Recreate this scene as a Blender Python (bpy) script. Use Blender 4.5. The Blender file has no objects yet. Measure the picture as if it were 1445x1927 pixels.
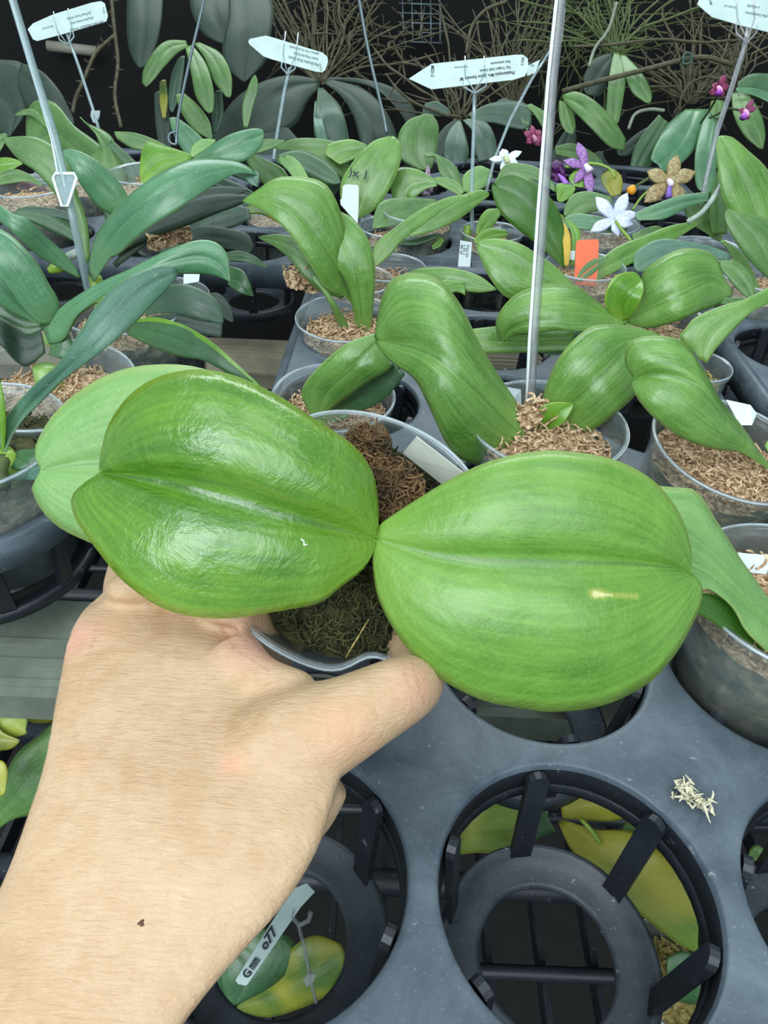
import bpy, bmesh, math, random
import numpy as np
from mathutils import Vector, Matrix
random.seed(7); rng = np.random.default_rng(7)
S = bpy.context.scene
COL = S.collection
# ------------------------------------------------------------------ camera
F = 1320.0; TH = math.radians(39.4); RO = math.radians(2.4); CAM = np.array([0, 0, .24])
fw = np.array([0, math.cos(TH), -math.sin(TH)]); up0 = np.array([0, math.sin(TH), math.cos(TH)]); rt0 = np.array([1., 0, 0])
rt = math.cos(RO)*rt0 + math.sin(RO)*up0; up = -math.sin(RO)*rt0 + math.cos(RO)*up0
cd = bpy.data.cameras.new('camera'); cam = bpy.data.objects.new('camera', cd); COL.objects.link(cam)
cam.matrix_world = Matrix(((rt[0], up[0], -fw[0], CAM[0]), (rt[1], up[1], -fw[1], CAM[1]), (rt[2], up[2], -fw[2], CAM[2]), (0, 0, 0, 1)))
cd.sensor_fit = 'VERTICAL'; cd.sensor_height = 24; cd.lens = F*24/1927; cd.clip_start = .01; cd.clip_end = 50
S.camera = cam
S.view_settings.view_transform = 'Standard'; S.view_settings.look = 'None'; S.view_settings.gamma = 1
S.view_settings.exposure = 0.15
# ------------------------------------------------------------------ light
w = bpy.data.worlds.new('daylight'); S.world = w; w.use_nodes = True
bg = w.node_tree.nodes['Background']; bg.inputs[0].default_value = (.74, .90, 1, 1); bg.inputs[1].default_value = .46
def area(name, loc, rot, sx, sy, power, col=(.88, .96, 1)):
    l = bpy.data.lights.new(name, 'AREA'); l.shape = 'RECTANGLE'; l.size = sx; l.size_y = sy; l.energy = power; l.color = col
    o = bpy.data.objects.new(name, l); COL.objects.link(o); o.location = loc; o.rotation_euler = [math.radians(a) for a in rot]; return o
def panel(loc, target, sx, sy, power):
    o = area('skylight', loc, (0, 0, 0), sx, sy, power); o.rotation_euler = (Vector(target)-Vector(loc)).to_track_quat('-Z', 'Y').to_euler()
for k in range(5): panel((-1.30+.58*k, -1.10, 1.30), (0, .25, .1), .46, 1.6, (15, 14, 8, 7, 7)[k])      # row of roof panes behind the photographer
panel((-.7, .15, 1.8), (0, .3, .1), .5, .8, 4)
panel((.5, .25, 1.9), (0, .4, .1), .5, 1.0, 5)
panel((0, 1.95, 1.6), (0, .5, 0), 2.2, .6, 26)
# ------------------------------------------------------------------ helpers
def P(px, py, d):
    return CAM + fw*d + (px-722.5)*d/F*rt + (963.5-py)*d/F*up
def G(px, py, z):
    r = fw*F + (px-722.5)*rt + (963.5-py)*up
    return CAM + r*((z-CAM[2])/r[2])
def Gd(px, py, z):
    return float((G(px, py, z)-CAM) @ fw)
def spline(pts, n, arc=True):
    """catmull-rom through pts, resampled to n points by arc length"""
    p = np.array(pts, float)
    if len(p) == 1: return np.repeat(p, n, 0)
    if len(p) == 2: return p[0]+(p[1]-p[0])*np.linspace(0, 1, n)[:, None]
    e = np.vstack([2*p[0]-p[1], p, 2*p[-1]-p[-2]]); out = []
    for i in range(1, len(e)-2):
        a, b, c, d = e[i-1:i+3]
        for t in np.linspace(0, 1, 12, endpoint=False):
            out.append(.5*((2*b)+(c-a)*t+(2*a-5*b+4*c-d)*t*t+(3*b-a-3*c+d)*t**3))
    out.append(p[-1]); out = np.array(out)
    k = np.arange(len(out))/(len(out)-1)
    if arc:
        s = np.r_[0, np.cumsum(np.linalg.norm(np.diff(out[:, :2] if out.shape[1] > 3 else out, axis=0), axis=1))]; k = s/s[-1]
    q = np.linspace(0, 1, n)
    return np.stack([np.interp(q, k, out[:, j]) for j in range(out.shape[1])], 1)
def mesh(name, V, Fc, mat, parent=None, smooth=True, uv=None, solid=0):
    me = bpy.data.meshes.new(name); me.from_pydata([tuple(map(float, v)) for v in V], [], [tuple(map(int, f)) for f in Fc])
    me.materials.append(mat)
    if smooth: me.polygons.foreach_set('use_smooth', [True]*len(me.polygons))
    if uv is not None:
        l = me.uv_layers.new(name='UVMap')
        idx = np.zeros(len(me.loops), int); me.loops.foreach_get('vertex_index', idx)
        l.data.foreach_set('uv', np.array(uv)[idx].ravel().astype(np.float32))
    me.validate(); me.update()
    o = bpy.data.objects.new(name, me); COL.objects.link(o)
    if solid:
        m = o.modifiers.new('thickness', 'SOLIDIFY'); m.thickness = solid; m.offset = -1
    if parent is not None: attach(o, parent)
    return o
def attach(o, parent):
    root = parent; m = Matrix.Translation(-Vector(wloc(parent)))
    o.parent = parent; o.matrix_parent_inverse = m if parent.type == 'EMPTY' else Matrix.Identity(4)
    return o
def wloc(o): return o.location
def thing(name, label, cat, loc, group=None):
    o = bpy.data.objects.new(name, None); COL.objects.link(o); o.location = tuple(map(float, loc)); o.empty_display_size = .02
    return tag(o, label, cat, group)
def tag(o, label, cat, group=None):
    o['label'] = label; o['category'] = cat
    if group: o['group'] = group
    return o
class B:
    """collects geometry"""
    def __init__(s): s.V = []; s.F = []
    def add(s, V, Fc):
        n = len(s.V); s.V += [tuple(v) for v in V]; s.F += [tuple(i+n for i in f) for f in Fc]; return s
    def box(s, c, sz, ax=None):
        c = np.array(c, float); ax = np.eye(3) if ax is None else np.array(ax)
        V = [c+sum(k*h*a for k, h, a in zip(q, np.array(sz)/2, ax)) for q in [(-1,-1,-1),(1,-1,-1),(1,1,-1),(-1,1,-1),(-1,-1,1),(1,-1,1),(1,1,1),(-1,1,1)]]
        return s.add(V, [(0,3,2,1),(4,5,6,7),(0,1,5,4),(1,2,6,5),(2,3,7,6),(3,0,4,7)])
    def tube(s, pts, r, n=8, flat=1.0, cap=True, sub=0):
        pts = np.array(pts, float); r = np.array([r]*len(pts) if np.isscalar(r) else r, float)
        if sub:
            a = spline(np.c_[pts, r], sub, arc=True) if len(pts) > 2 else spline(np.c_[pts, r], sub); pts, r = a[:, :3], a[:, 3]
        T = np.gradient(pts, axis=0); T /= np.linalg.norm(T, axis=1)[:, None]+1e-12
        u = np.cross(T[0], [0.13, .2, .97]); 
        if np.linalg.norm(u) < 1e-3: u = np.cross(T[0], [1, 0, 0])
        V = []; 
        for i in range(len(pts)):
            u = u-T[i]*(u@T[i]); u /= np.linalg.norm(u)+1e-12; v = np.cross(T[i], u)
            for k in range(n):
                a = 2*math.pi*k/n; V.append(pts[i]+r[i]*(math.cos(a)*u+flat*math.sin(a)*v))
        Fc = [(i*n+k, i*n+(k+1) % n, (i+1)*n+(k+1) % n, (i+1)*n+k) for i in range(len(pts)-1) for k in range(n)]
        if cap: Fc += [tuple(range(n))[::-1], tuple((len(pts)-1)*n+k for k in range(n))]
        return s.add(V, Fc)
    def lathe(s, c, ax, prof, n=48, a0=0, wob=0):
        """prof list of (r, h) along ax from c; closed profile makes a shell"""
        ax = np.array(ax, float); ax /= np.linalg.norm(ax); u = np.cross(ax, [0, 1, .01]); u /= np.linalg.norm(u); v = np.cross(ax, u); c = np.array(c, float)
        m = len(prof); V = []
        for k in range(n):
            a = a0+2*math.pi*k/n; w_ = 1+wob*math.sin(3*a+1)+wob*.7*math.sin(5*a)
            for r, h in prof: V.append(c+ax*h+r*w_*(math.cos(a)*u+math.sin(a)*v))
        Fc = [(k*m+j, ((k+1) % n)*m+j, ((k+1) % n)*m+(j+1) % m, k*m+(j+1) % m) for k in range(n) for j in range(m)]
        return s.add(V, Fc)
    def prism(s, px, d, th=.0008, dd=None):
        """flat outline given in photo pixels at distance d (or list), thickness th"""
        ds = [d]*len(px) if np.isscalar(d) else d
        A = np.array([P(x, y, q) for (x, y), q in zip(px, ds)]); n = np.cross(A[1]-A[0], A[2]-A[0]); n /= np.linalg.norm(n)
        if n@fw < 0: n = -n
        m = len(A); V = list(A)+list(A+n*th)
        return s.add(V, [tuple(range(m)), tuple(range(2*m-1, m-1, -1))]+[(i, (i+1) % m, m+(i+1) % m, m+i) for i in range(m)])
    def build(s, name, mat, parent=None, smooth=True, **k): return mesh(name, s.V, s.F, mat, parent, smooth, **k)
# ------------------------------------------------------------------ materials
class M:
    def __init__(s, name):
        s.m = bpy.data.materials.new(name); s.m.use_nodes = True; s.t = s.m.node_tree; s.t.nodes.clear()
        s.out = s.n('ShaderNodeOutputMaterial')
    def n(s, kind, **k):
        x = s.t.nodes.new(kind)
        for a, b in k.items():
            if hasattr(x, a): setattr(x, a, b)
            else: s.set(x, a.replace('_', ' '), b)
        return x
    def set(s, x, a, b):
        for i in x.inputs:
            if i.name.lower() == a.lower(): 
                if hasattr(b, 'links') or isinstance(b, bpy.types.NodeSocket): s.t.links.new(b, i)
                else: i.default_value = b
                return
        raise KeyError(a)
    def l(s, a, b): s.t.links.new(a, b)
    def coord(s, which='Object', scale=(1, 1, 1), rot=(0, 0, 0)):
        c = s.n('ShaderNodeTexCoord'); mp = s.n('ShaderNodeMapping'); s.l(c.outputs[which], mp.inputs[0])
        mp.inputs['Scale'].default_value = scale; mp.inputs['Rotation'].default_value = rot; return mp.outputs[0]
    def noise(s, vec, scale, detail=3, rough=.5, dist=0):
        x = s.n('ShaderNodeTexNoise'); s.l(vec, x.inputs['Vector']); x.inputs['Scale'].default_value = scale
        x.inputs['Detail'].default_value = detail; x.inputs['Roughness'].default_value = rough; x.inputs['Distortion'].default_value = dist; return x.outputs['Fac']
    def ramp(s, fac, stops):
        x = s.n('ShaderNodeValToRGB'); s.l(fac, x.inputs[0]); e = x.color_ramp.elements
        while len(e) < len(stops): e.new(.5)
        for i, (p, c) in enumerate(stops):
            e[i].position = p; e[i].color = (c, c, c, 1) if np.isscalar(c) else (*c, 1)
        return x.outputs[0]
    def mix(s, f, a, b, mode='MIX'):
        x = s.n('ShaderNodeMix', data_type='RGBA', blend_type=mode)
        for sock, v in ((x.inputs[0], f), (x.inputs[6], a), (x.inputs[7], b)):
            if isinstance(v, bpy.types.NodeSocket): s.l(v, sock)
            else: sock.default_value = v if np.isscalar(v) else (*v, 1)
        return x.outputs[2]
    def math(s, op, a, b=0, c=0):
        x = s.n('ShaderNodeMath', operation=op)
        for i, v in enumerate((a, b, c)):
            if isinstance(v, bpy.types.NodeSocket): s.l(v, x.inputs[i])
            else: x.inputs[i].default_value = v
        return x.outputs[0]
    def bump(s, h, strength=.3, dist=.001, nrm=None):
        x = s.n('ShaderNodeBump'); s.l(h, x.inputs['Height']); x.inputs['Strength'].default_value = strength; x.inputs['Distance'].default_value = dist
        if nrm is not None: s.l(nrm, x.inputs['Normal'])
        return x.outputs[0]
    def pbr(s, col, rough=.5, nrm=None, **k):
        x = s.n('ShaderNodeBsdfPrincipled')
        for nm, v in (('Base Color', col), ('Roughness', rough)):
            if isinstance(v, bpy.types.NodeSocket): s.l(v, x.inputs[nm])
            else: x.inputs[nm].default_value = v if np.isscalar(v) else (*v, 1)
        if nrm is not None: s.l(nrm, x.inputs['Normal'])
        for a, v in k.items():
            i = x.inputs[a.replace('_', ' ')]
            if isinstance(v, bpy.types.NodeSocket): s.l(v, i)
            else: i.default_value = v
        return x.outputs[0]
    def mixs(s, f, a, b):
        x = s.n('ShaderNodeMixShader')
        if isinstance(f, bpy.types.NodeSocket): s.l(f, x.inputs[0])
        else: x.inputs[0].default_value = f
        s.l(a, x.inputs[1]); s.l(b, x.inputs[2]); return x.outputs[0]
    def done(s, sh): s.l(sh, s.out.inputs[0]); return s.m
    def spot(s, pt, r, soft=.5):
        """mask: 1 near world point pt"""
        c = s.n('ShaderNodeTexCoord'); d = s.n('ShaderNodeVectorMath', operation='DISTANCE'); s.l(c.outputs['Object'], d.inputs[0]); d.inputs[1].default_value = tuple(map(float, pt))
        x = s.n('ShaderNodeMapRange'); s.l(d.outputs['Value'], x.inputs[0]); x.inputs[1].default_value = r; x.inputs[2].default_value = r*soft; return x.outputs[0]
GAIN = .98
def leafmat(name, c1, c2, edge, rough=.35, spec=.5, pucker=.35, speck=.25, scar=None, yellow=None, trans=.22):
    c1, c2, edge = (tuple(q*GAIN for q in c) for c in (c1, c2, edge)); m = M(name)
    uvn = m.n('ShaderNodeTexCoord'); sep = m.n('ShaderNodeSeparateXYZ'); m.l(uvn.outputs['UV'], sep.inputs[0])
    u, v = sep.outputs[0], sep.outputs[1]
    av = m.math('ABSOLUTE', m.math('SUBTRACT', v, .5))                     # 0 midrib .. .5 edge
    mp = m.n('ShaderNodeMapping'); m.l(uvn.outputs['UV'], mp.inputs[0]); mp.inputs['Scale'].default_value = (1.6, 17, 1)
    stre = m.noise(mp.outputs[0], 1.4, 4, .6)
    ob = m.coord('Object'); big = m.noise(ob, 45, 3); fine = m.noise(ob, 900, 3, .7)
    f = m.math('ADD', m.math('MULTIPLY', stre, .65), m.math('MULTIPLY', big, .45))
    col = m.mix(m.ramp(f, [(.42, 0.), (.66, 1.)]), c1, c2)
    col = m.mix(m.math('MULTIPLY', m.ramp(fine, [(.45, 0.), (.8, 1.)]), .25), col, tuple(min(1, 1.6*q+.03) for q in c2))
    col = m.mix(m.ramp(av, [(.455, 0.), (.497, .85)]), col, edge)
    col = m.mix(m.ramp(av, [(.0, .55), (.02, 0.)]), col, tuple(q*.55 for q in c1))
    col = m.mix(m.ramp(u, [(.0, .7), (.28, 0.)]), col, tuple(.5*a+.5*b for a, b in zip(edge, c2)))
    if yellow: 
        yn = m.noise(ob, yellow[1], 2); col = m.mix(m.ramp(yn, [(.42, 0.), (.58, 1.)]), col, yellow[0])
    if speck:
        sp = m.noise(ob, 260, 4, .75); col = m.mix(m.math('MULTIPLY', m.ramp(sp, [(.66, 0.), (.72, 1.)]), speck), col, (.55, .68, .5))
    if scar is not None:
        for pt, r, cc in scar: col = m.mix(m.spot(pt, r, .2), col, cc)
    # veins running along the blade + puckers
    wv = m.n('ShaderNodeTexWave', wave_type='BANDS', bands_direction='Y'); m.l(uvn.outputs['UV'], wv.inputs[0]); wv.inputs['Scale'].default_value = 3.4; wv.inputs['Distortion'].default_value = 3.2
    wv.inputs['Detail'].default_value = 2; wv.inputs['Detail Scale'].default_value = 1.2
    b1 = m.bump(m.math('MULTIPLY', wv.outputs['Fac'], big), pucker*.38, .0005)
    pk = m.noise(ob, 75, 5, .62, .5); b2 = m.bump(pk, pucker, .0034, b1); b3 = m.bump(fine, .12, .0004, b2)
    r = m.math('ADD', m.math('MULTIPLY', big, .12), rough-.06)
    sh = m.pbr(col, r, b3, Specular_IOR_Level=spec+.25, Coat_Weight=.4, Coat_Roughness=max(.12, rough-.16))
    tr = m.n('ShaderNodeBsdfTranslucent'); m.l(m.mix(.5, col, (.35, .6, .05)), tr.inputs[0])
    return m.done(m.mixs(trans, sh, tr.outputs[0]))
def simple(name, col, rough=.5, nscale=0, namt=.3, col2=None, bump=0, **k):
    m = M(name)
    if nscale:
        n = m.noise(m.coord(), nscale, 4, .6)
        c = m.mix(m.ramp(n, [(.35, 0.), (.7, 1.)]), col, col2 or tuple(q*(1-namt) for q in col)); nr = m.bump(n, bump, .001) if bump else None
        return m.done(m.pbr(c, rough, nr, **k))
    return m.done(m.pbr(col, rough, **k))
def clear(name, tint, amt=.1, rough=.15, refl=1.):
    """thin clear plastic: see-through, a milky share and a mirror reflection"""
    m = M(name)
    tr = m.n('ShaderNodeBsdfTransparent'); tr.inputs[0].default_value = (*[.75+.25*q for q in tint], 1)
    lw = m.n('ShaderNodeLayerWeight'); lw.inputs[0].default_value = .5; fr = m.math('ADD', m.math('MULTIPLY', m.math('POWER', lw.outputs['Facing'], 4.), .75), .05)
    n = m.noise(m.coord(), 110, 4, .65)
    pb = m.pbr(m.mix(n, tint, tuple(q*.8 for q in tint)), .5)
    gl = m.n('ShaderNodeBsdfGlossy'); gl.inputs['Roughness'].default_value = rough; gl.inputs[0].default_value = (1, 1, 1, 1)
    body = m.mixs(m.math('MINIMUM', m.math('MULTIPLY', m.math('ADD', n, .15), amt), .97), tr.outputs[0], pb)
    return m.done(m.mixs(m.math('MULTIPLY', fr, refl), body, gl.outputs[0]))
def plasticmat(name, c, c2, rough=.42, dust=.5):
    m = M(name); ob = m.coord(); n = m.noise(ob, 28, 6, .65, .6); n2 = m.noise(ob, 700, 3, .7); n3 = m.noise(ob, 160, 5, .7)
    col = m.mix(m.math('MULTIPLY', m.ramp(n, [(.38, 0.), (.75, 1.)]), dust), c, c2)
    col = m.mix(m.math('MULTIPLY', m.ramp(n2, [(.6, 0.), (.8, 1.)]), .45), col, tuple(min(1, q*2.2+.03) for q in c2))
    col = m.mix(m.math('MULTIPLY', m.ramp(n3, [(.64, 0.), (.72, 1.)]), .35*dust*2), col, (.45, .5, .52))
    return m.done(m.pbr(col, m.math('ADD', m.math('MULTIPLY', n, .25), rough-.1), m.bump(n2, .15, .0005)))
MAT = {}
scarL = [(P(1118+9*i, 1117+i*.5, .1925), (.0028 if i < 2 else .0018), (.50, .52, .12)) for i in range(9)]+[(P(1121+7*i, 1118+i*.4, .1925), .0016, (.78, .72, .36)) for i in range(4)]
MAT['front'] = leafmat('leaf_front', (.062, .205, .010), (.150, .34, .022), (.30, .48, .06), .27, .75, .5, .12)
MAT['front2'] = leafmat('leaf_front_right', (.095, .26, .020), (.185, .40, .050), (.30, .48, .09), .44, .45, .32, .12)
MAT['pale'] = leafmat('leaf_pale', (.155, .36, .09), (.26, .48, .15), (.38, .55, .16), .5, .35, .3, .3)
MAT['fresh'] = leafmat('leaf_fresh', (.085, .235, .026), (.205, .41, .08), (.34, .52, .14), .36, .5, .35, .5)
MAT['mid'] = leafmat('leaf_mid', (.060, .170, .036), (.15, .30, .075), (.2, .38, .1), .42, .45, .35, .45)
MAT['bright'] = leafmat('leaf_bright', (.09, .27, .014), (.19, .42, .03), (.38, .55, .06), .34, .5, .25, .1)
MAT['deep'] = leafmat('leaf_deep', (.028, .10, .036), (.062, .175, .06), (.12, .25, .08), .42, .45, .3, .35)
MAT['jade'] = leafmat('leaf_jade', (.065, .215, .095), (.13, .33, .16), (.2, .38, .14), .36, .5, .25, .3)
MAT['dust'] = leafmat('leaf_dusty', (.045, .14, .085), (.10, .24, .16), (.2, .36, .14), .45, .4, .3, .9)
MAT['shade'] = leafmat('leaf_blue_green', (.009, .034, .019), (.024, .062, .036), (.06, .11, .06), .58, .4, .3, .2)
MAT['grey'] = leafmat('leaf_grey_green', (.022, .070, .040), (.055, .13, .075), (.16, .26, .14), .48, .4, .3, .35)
MAT['olive'] = leafmat('leaf_olive', (.05, .13, .012), (.11, .21, .025), (.25, .3, .05), .45, .4, .3, .1, yellow=((.33, .33, .03), 28))
MAT['yellow'] = leafmat('leaf_yellowing', (.17, .32, .04), (.28, .42, .06), (.6, .55, .06), .45, .4, .3, .15, yellow=((.55, .52, .06), 20))
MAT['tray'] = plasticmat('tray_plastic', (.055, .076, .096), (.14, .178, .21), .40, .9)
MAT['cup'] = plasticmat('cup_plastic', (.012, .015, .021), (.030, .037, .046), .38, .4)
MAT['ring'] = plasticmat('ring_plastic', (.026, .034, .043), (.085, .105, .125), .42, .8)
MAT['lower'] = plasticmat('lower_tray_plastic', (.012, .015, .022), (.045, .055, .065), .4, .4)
MAT['pot'] = clear('pot_clear', (.66, .78, .82), .16, .12)
MAT['potd'] = clear('pot_clear_dull', (.45, .52, .50), .20, .2)
MAT['lip'] = clear('pot_lip', (.78, .90, .95), .55, .1)
MAT['rod'] = clear('rod_clear', (.45, .48, .50), .45, .08)
MAT['rodb'] = clear('rod_bluish', (.40, .54, .56), .75, .1)
MAT['edge'] = simple('clear_edge', (.80, .90, .92), .2)
MAT['tag'] = simple('tag_white', (.56, .70, .67), .5, 60, .12)
MAT['tagw'] = simple('label_white', (.62, .71, .73), .5)
MAT['tagc'] = simple('label_cream', (.55, .58, .5), .6, 80, .15)
MAT['ink'] = simple('ink', (.02, .03, .035), .6)
MAT['inkg'] = simple('ink_faded', (.15, .2, .2), .6)
MAT['orange'] = simple('label_orange', (.85, .16, .06), .5, 120, .12)
MAT['wire'] = simple('wire_steel', (.20, .26, .28), .35, Metallic=.6)
MAT['beam'] = simple('bench_beam_metal', (.19, .22, .17), .5, 70, .3, (.13, .155, .125))
MAT['beige'] = simple('bench_beige', (.42, .38, .27), .6, 50, .25)
MAT['dark'] = simple('dark_netting', (.0022, .0025, .0022), .9, 90, .5)
MAT['floor'] = simple('dark_ground', (.010, .010, .009), .9, 40, .5)
def mossmat(name, cols, scale=350):
    m = M(name); n = m.noise(m.coord(), scale, 3, .6)
    return m.done(m.pbr(m.ramp(n, [(.3+.45*i/(len(cols)-1), c) for i, c in enumerate(cols)]), .85, m.bump(n, .4, .0006)))
MAT['mossl'] = mossmat('moss_light', [(.14, .07, .03), (.42, .27, .15), (.66, .50, .31), (.82, .70, .50)])
MAT['mossy'] = mossmat('moss_straw', [(.09, .08, .02), (.28, .22, .06), (.5, .4, .13), (.7, .6, .3)])
MAT['mossd'] = mossmat('moss_dark', [(.018, .016, .006), (.035, .040, .010), (.075, .075, .02), (.13, .085, .03)], 160)
MAT['mossr'] = mossmat('moss_brown', [(.035, .035, .012), (.10, .055, .022), (.24, .14, .055), (.05, .06, .018)], 120)
MAT['fill'] = mossmat('root_ball', [(.030, .036, .022), (.09, .10, .06), (.26, .22, .14), (.55, .48, .34)], 130)
MAT['root'] = simple('aerial_root', (.10, .095, .045), .7, 120, .6, (.03, .028, .014))
MAT['forest'] = leafmat('leaf_forest', (.030, .125, .008), (.062, .19, .014), (.16, .3, .04), .42, .4, .25, .1)
MAT['rootg'] = simple('aerial_root_green', (.10, .14, .04), .7, 120, .5)
MAT['rootw'] = simple('root_silver', (.42, .5, .44), .7, 200, .4)
# ------------------------------------------------------------------ leaf builders
def leaf(parent, L, Mi, R, D, mat='mid', dl=0., dr=0., bulge=.10, groove=.03, N=26, K=6, name='leaf', th=.0011, label=None):
    """L, Mi, R outline / midrib pixel lists from base to tip, D distances along the midrib; dl, dr: how far the edges fall away (fraction of half width)"""
    l, m_, r = spline(L, N), spline(Mi, N), spline(R, N)
    dd = spline([(i/(len(D)-1), q) for i, q in enumerate(D)], N, arc=False) if len(D) > 1 else np.c_[np.zeros(N), [D[0]]*N]
    dd = np.interp(np.linspace(0, 1, N), dd[:, 0], dd[:, 1]); V = []; UV = []
    ph = random.uniform(0, 6)
    for i in range(N):
        t = i/(N-1); d = dd[i]
        for j in range(-K, K+1):
            s = abs(j)/K; E = l[i] if j < 0 else r[i]; de = dl if j < 0 else dr
            if not np.isscalar(de): de = np.interp(t, np.linspace(0, 1, len(de)), de)
            x = m_[i]+(E-m_[i])*s; wpx = np.linalg.norm(E-m_[i]); wm = wpx*d/F
            off = de*wm*s*s - (bulge if np.isscalar(bulge) else bulge[0 if j < 0 else 1])*wm*4*s*(1-s)*.6 + groove*wm*math.exp(-(s*8)**2) + .012*wm*math.sin(9*t+ph+2*s)*s
            V.append(P(x[0], x[1], d+off)); UV.append((t, .5+.5*j/K))
    W = 2*K+1
    Fc = [(i*W+j, i*W+j+1, (i+1)*W+j+1, (i+1)*W+j) for i in range(N-1) for j in range(W-1)]
    V = np.array(V); a, b, c = V[Fc[len(Fc)//2][0]], V[Fc[len(Fc)//2][1]], V[Fc[len(Fc)//2][2]]
    if np.cross(b-a, c-a) @ fw > 0: Fc = [f[::-1] for f in Fc]
    o = mesh(name, V, Fc, MAT[mat] if isinstance(mat, str) else mat, parent, True, UV, solid=th)
    if label: o['label'] = label
    return o
def sleaf(parent, pts, wid, mat='deep', peak=.55, tilt=0., dl=.25, dr=.25, name='leaf', tipr=.35, base=.35, N=20, K=4, bulge=.08, label=None, groove=.05):
    """leaf from a midrib (px, py, d) and a greatest half width in pixels"""
    q = spline(pts, N); T = np.gradient(q[:, :2], axis=0); T /= np.linalg.norm(T, axis=1)[:, None]+1e-9; Nn = np.c_[-T[:, 1], T[:, 0]]
    t = np.linspace(0, 1, N)
    pr = np.where(t < peak, base+(1-base)*np.sin(t/peak*math.pi/2), np.cos(np.clip((t-peak)/(1-peak), 0, 1)*math.pi/2)**(tipr+.2))
    h = wid*pr[:, None]*Nn
    return leaf(parent, (q[:, :2]-h), q[:, :2], (q[:, :2]+h), list(q[:, 2]), mat, dl-tilt, dr+tilt, bulge, groove, N, K, name, label=label)
def moss(parent, c, ax, r, n, mat, name='moss', depth=.012, lift=.004, seg=5, sr=.0006, length=.012, dome=.004):
    """a bed of curled strands: one object nobody could count"""
    b = B(); ax = np.array(ax, float); ax /= np.linalg.norm(ax); u = np.cross(ax, [0, 1, .01]); u /= np.linalg.norm(u); v = np.cross(ax, u); c = np.array(c, float)
    nr, na = 9, 36; V = [c+ax*dome]; 
    for i in range(1, nr+1):
        for k in range(na):
            a = 2*math.pi*k/na; q = r*i/nr; V.append(c+q*(math.cos(a)*u+math.sin(a)*v)+ax*(dome*(1-(i/nr)**2)+random.uniform(-.0012, .0012)))
    Fc = [(0, 1+k, 1+(k+1) % na) for k in range(na)]+[(1+(i-1)*na+k, 1+i*na+k, 1+i*na+(k+1) % na, 1+(i-1)*na+(k+1) % na) for i in range(1, nr) for k in range(na)]
    b.add(V, Fc)
    for _ in range(n):
        q = r*math.sqrt(random.random())*.98; a = random.uniform(0, 6.283); p = c+q*(math.cos(a)*u+math.sin(a)*v)+ax*(dome*(1-(q/r)**2)+random.uniform(0, lift))
        d = rng.normal(size=3); d = d-ax*(d@ax)*.55; d /= np.linalg.norm(d); pts = [p]
        ll = length*random.uniform(.4, 1.2)
        for k in range(seg-1):
            d = d+rng.normal(size=3)*.45; d = d-ax*(d@ax)*.3; d /= np.linalg.norm(d); p = p+d*ll/seg
            e = p-c; e = e-ax*(e@ax)
            if np.linalg.norm(e) > r*.99: p = p-e*(1-r*.97/np.linalg.norm(e))
            pts.append(p)
        b.tube(pts, [sr*random.uniform(.6, 1.5)]*(seg-1)+[sr*.4], 4, cap=False)
    o = b.build(name, MAT[mat], parent); o['kind'] = 'stuff'; return o
def pot(parent, rim, R, H, ax=(0, 0, 1), mat='pot', taper=.74, mossm='mossl', nm=260, drop=.014, wob=0., fill='fill', sr=.0006):
    """clear plastic pot: rim = centre of the rim (world)"""
    ax = np.array(ax, float); ax /= np.linalg.norm(ax); t = .0009; r2 = R*taper
    prof = [(R*1.035, -.0005), (R*1.04, .001), (R, .0018), (R-.001, 0), (R-.0016, -.006), (r2-t, -H+t), (.001, -H+t), (.001, -H), (r2-.002, -H), (r2, -H+.002), (R-.0006, -.0062), (R-.0002, -.0035), (R*1.03, -.0025)]
    b = B().lathe(rim, ax, prof, 56, wob=wob); body = b.build('pot', MAT[mat], parent)
    lipb = B().lathe(rim, ax, [(R*1.036, .0002), (R*1.046, .0012), (R*1.034, .0021), (R*1.02, .0012)], 56, wob=wob); lipb.build('rim', MAT['lip'], body)
    rm = R-(R-r2)*drop/H-.0012
    fb = B().lathe(rim, ax, [(rm-.0006, -drop), (r2-.0022, -H+.004), (.001, -H+.004), (.001, -drop-.001)], 40)
    fb.build('root_ball', MAT[fill], parent)
    moss(parent, np.array(rim)-ax*drop, ax, rm-.001, nm, mossm, sr=sr)
    return body
def text(parent, s, px, py, d, h, ang=0, mat='ink', name='lettering', off=.0007, sx=1.0, bold=.012, shear=0):
    """lettering of cap height h pixels lying on a tag, baseline through (px,py) at image angle ang"""
    cu = bpy.data.curves.new('tmp', 'FONT'); cu.body = s; cu.size = 1; cu.extrude = .01; cu.resolution_u = 2; cu.offset = bold; cu.shear = shear
    o = bpy.data.objects.new('tmp', cu); COL.objects.link(o); dg = bpy.context.evaluated_depsgraph_get()
    me = bpy.data.meshes.new_from_object(o.evaluated_get(dg)); COL.objects.unlink(o); bpy.data.objects.remove(o)
    a = math.radians(ang); e = h*1.4*d/F; x = (math.cos(a)*rt+math.sin(a)*up); y = (-math.sin(a)*rt+math.cos(a)*up); c = P(px, py, d-off)
    for v in me.vertices: q = c+x*(v.co.x*e*sx)+y*(v.co.y*e)-fw*(v.co.z*e*.2); v.co = q
    me.materials.clear(); me.materials.append(MAT[mat]); ob = bpy.data.objects.new(name, me); COL.objects.link(ob)
    if parent is not None: attach(ob, parent)
    return ob
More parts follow.
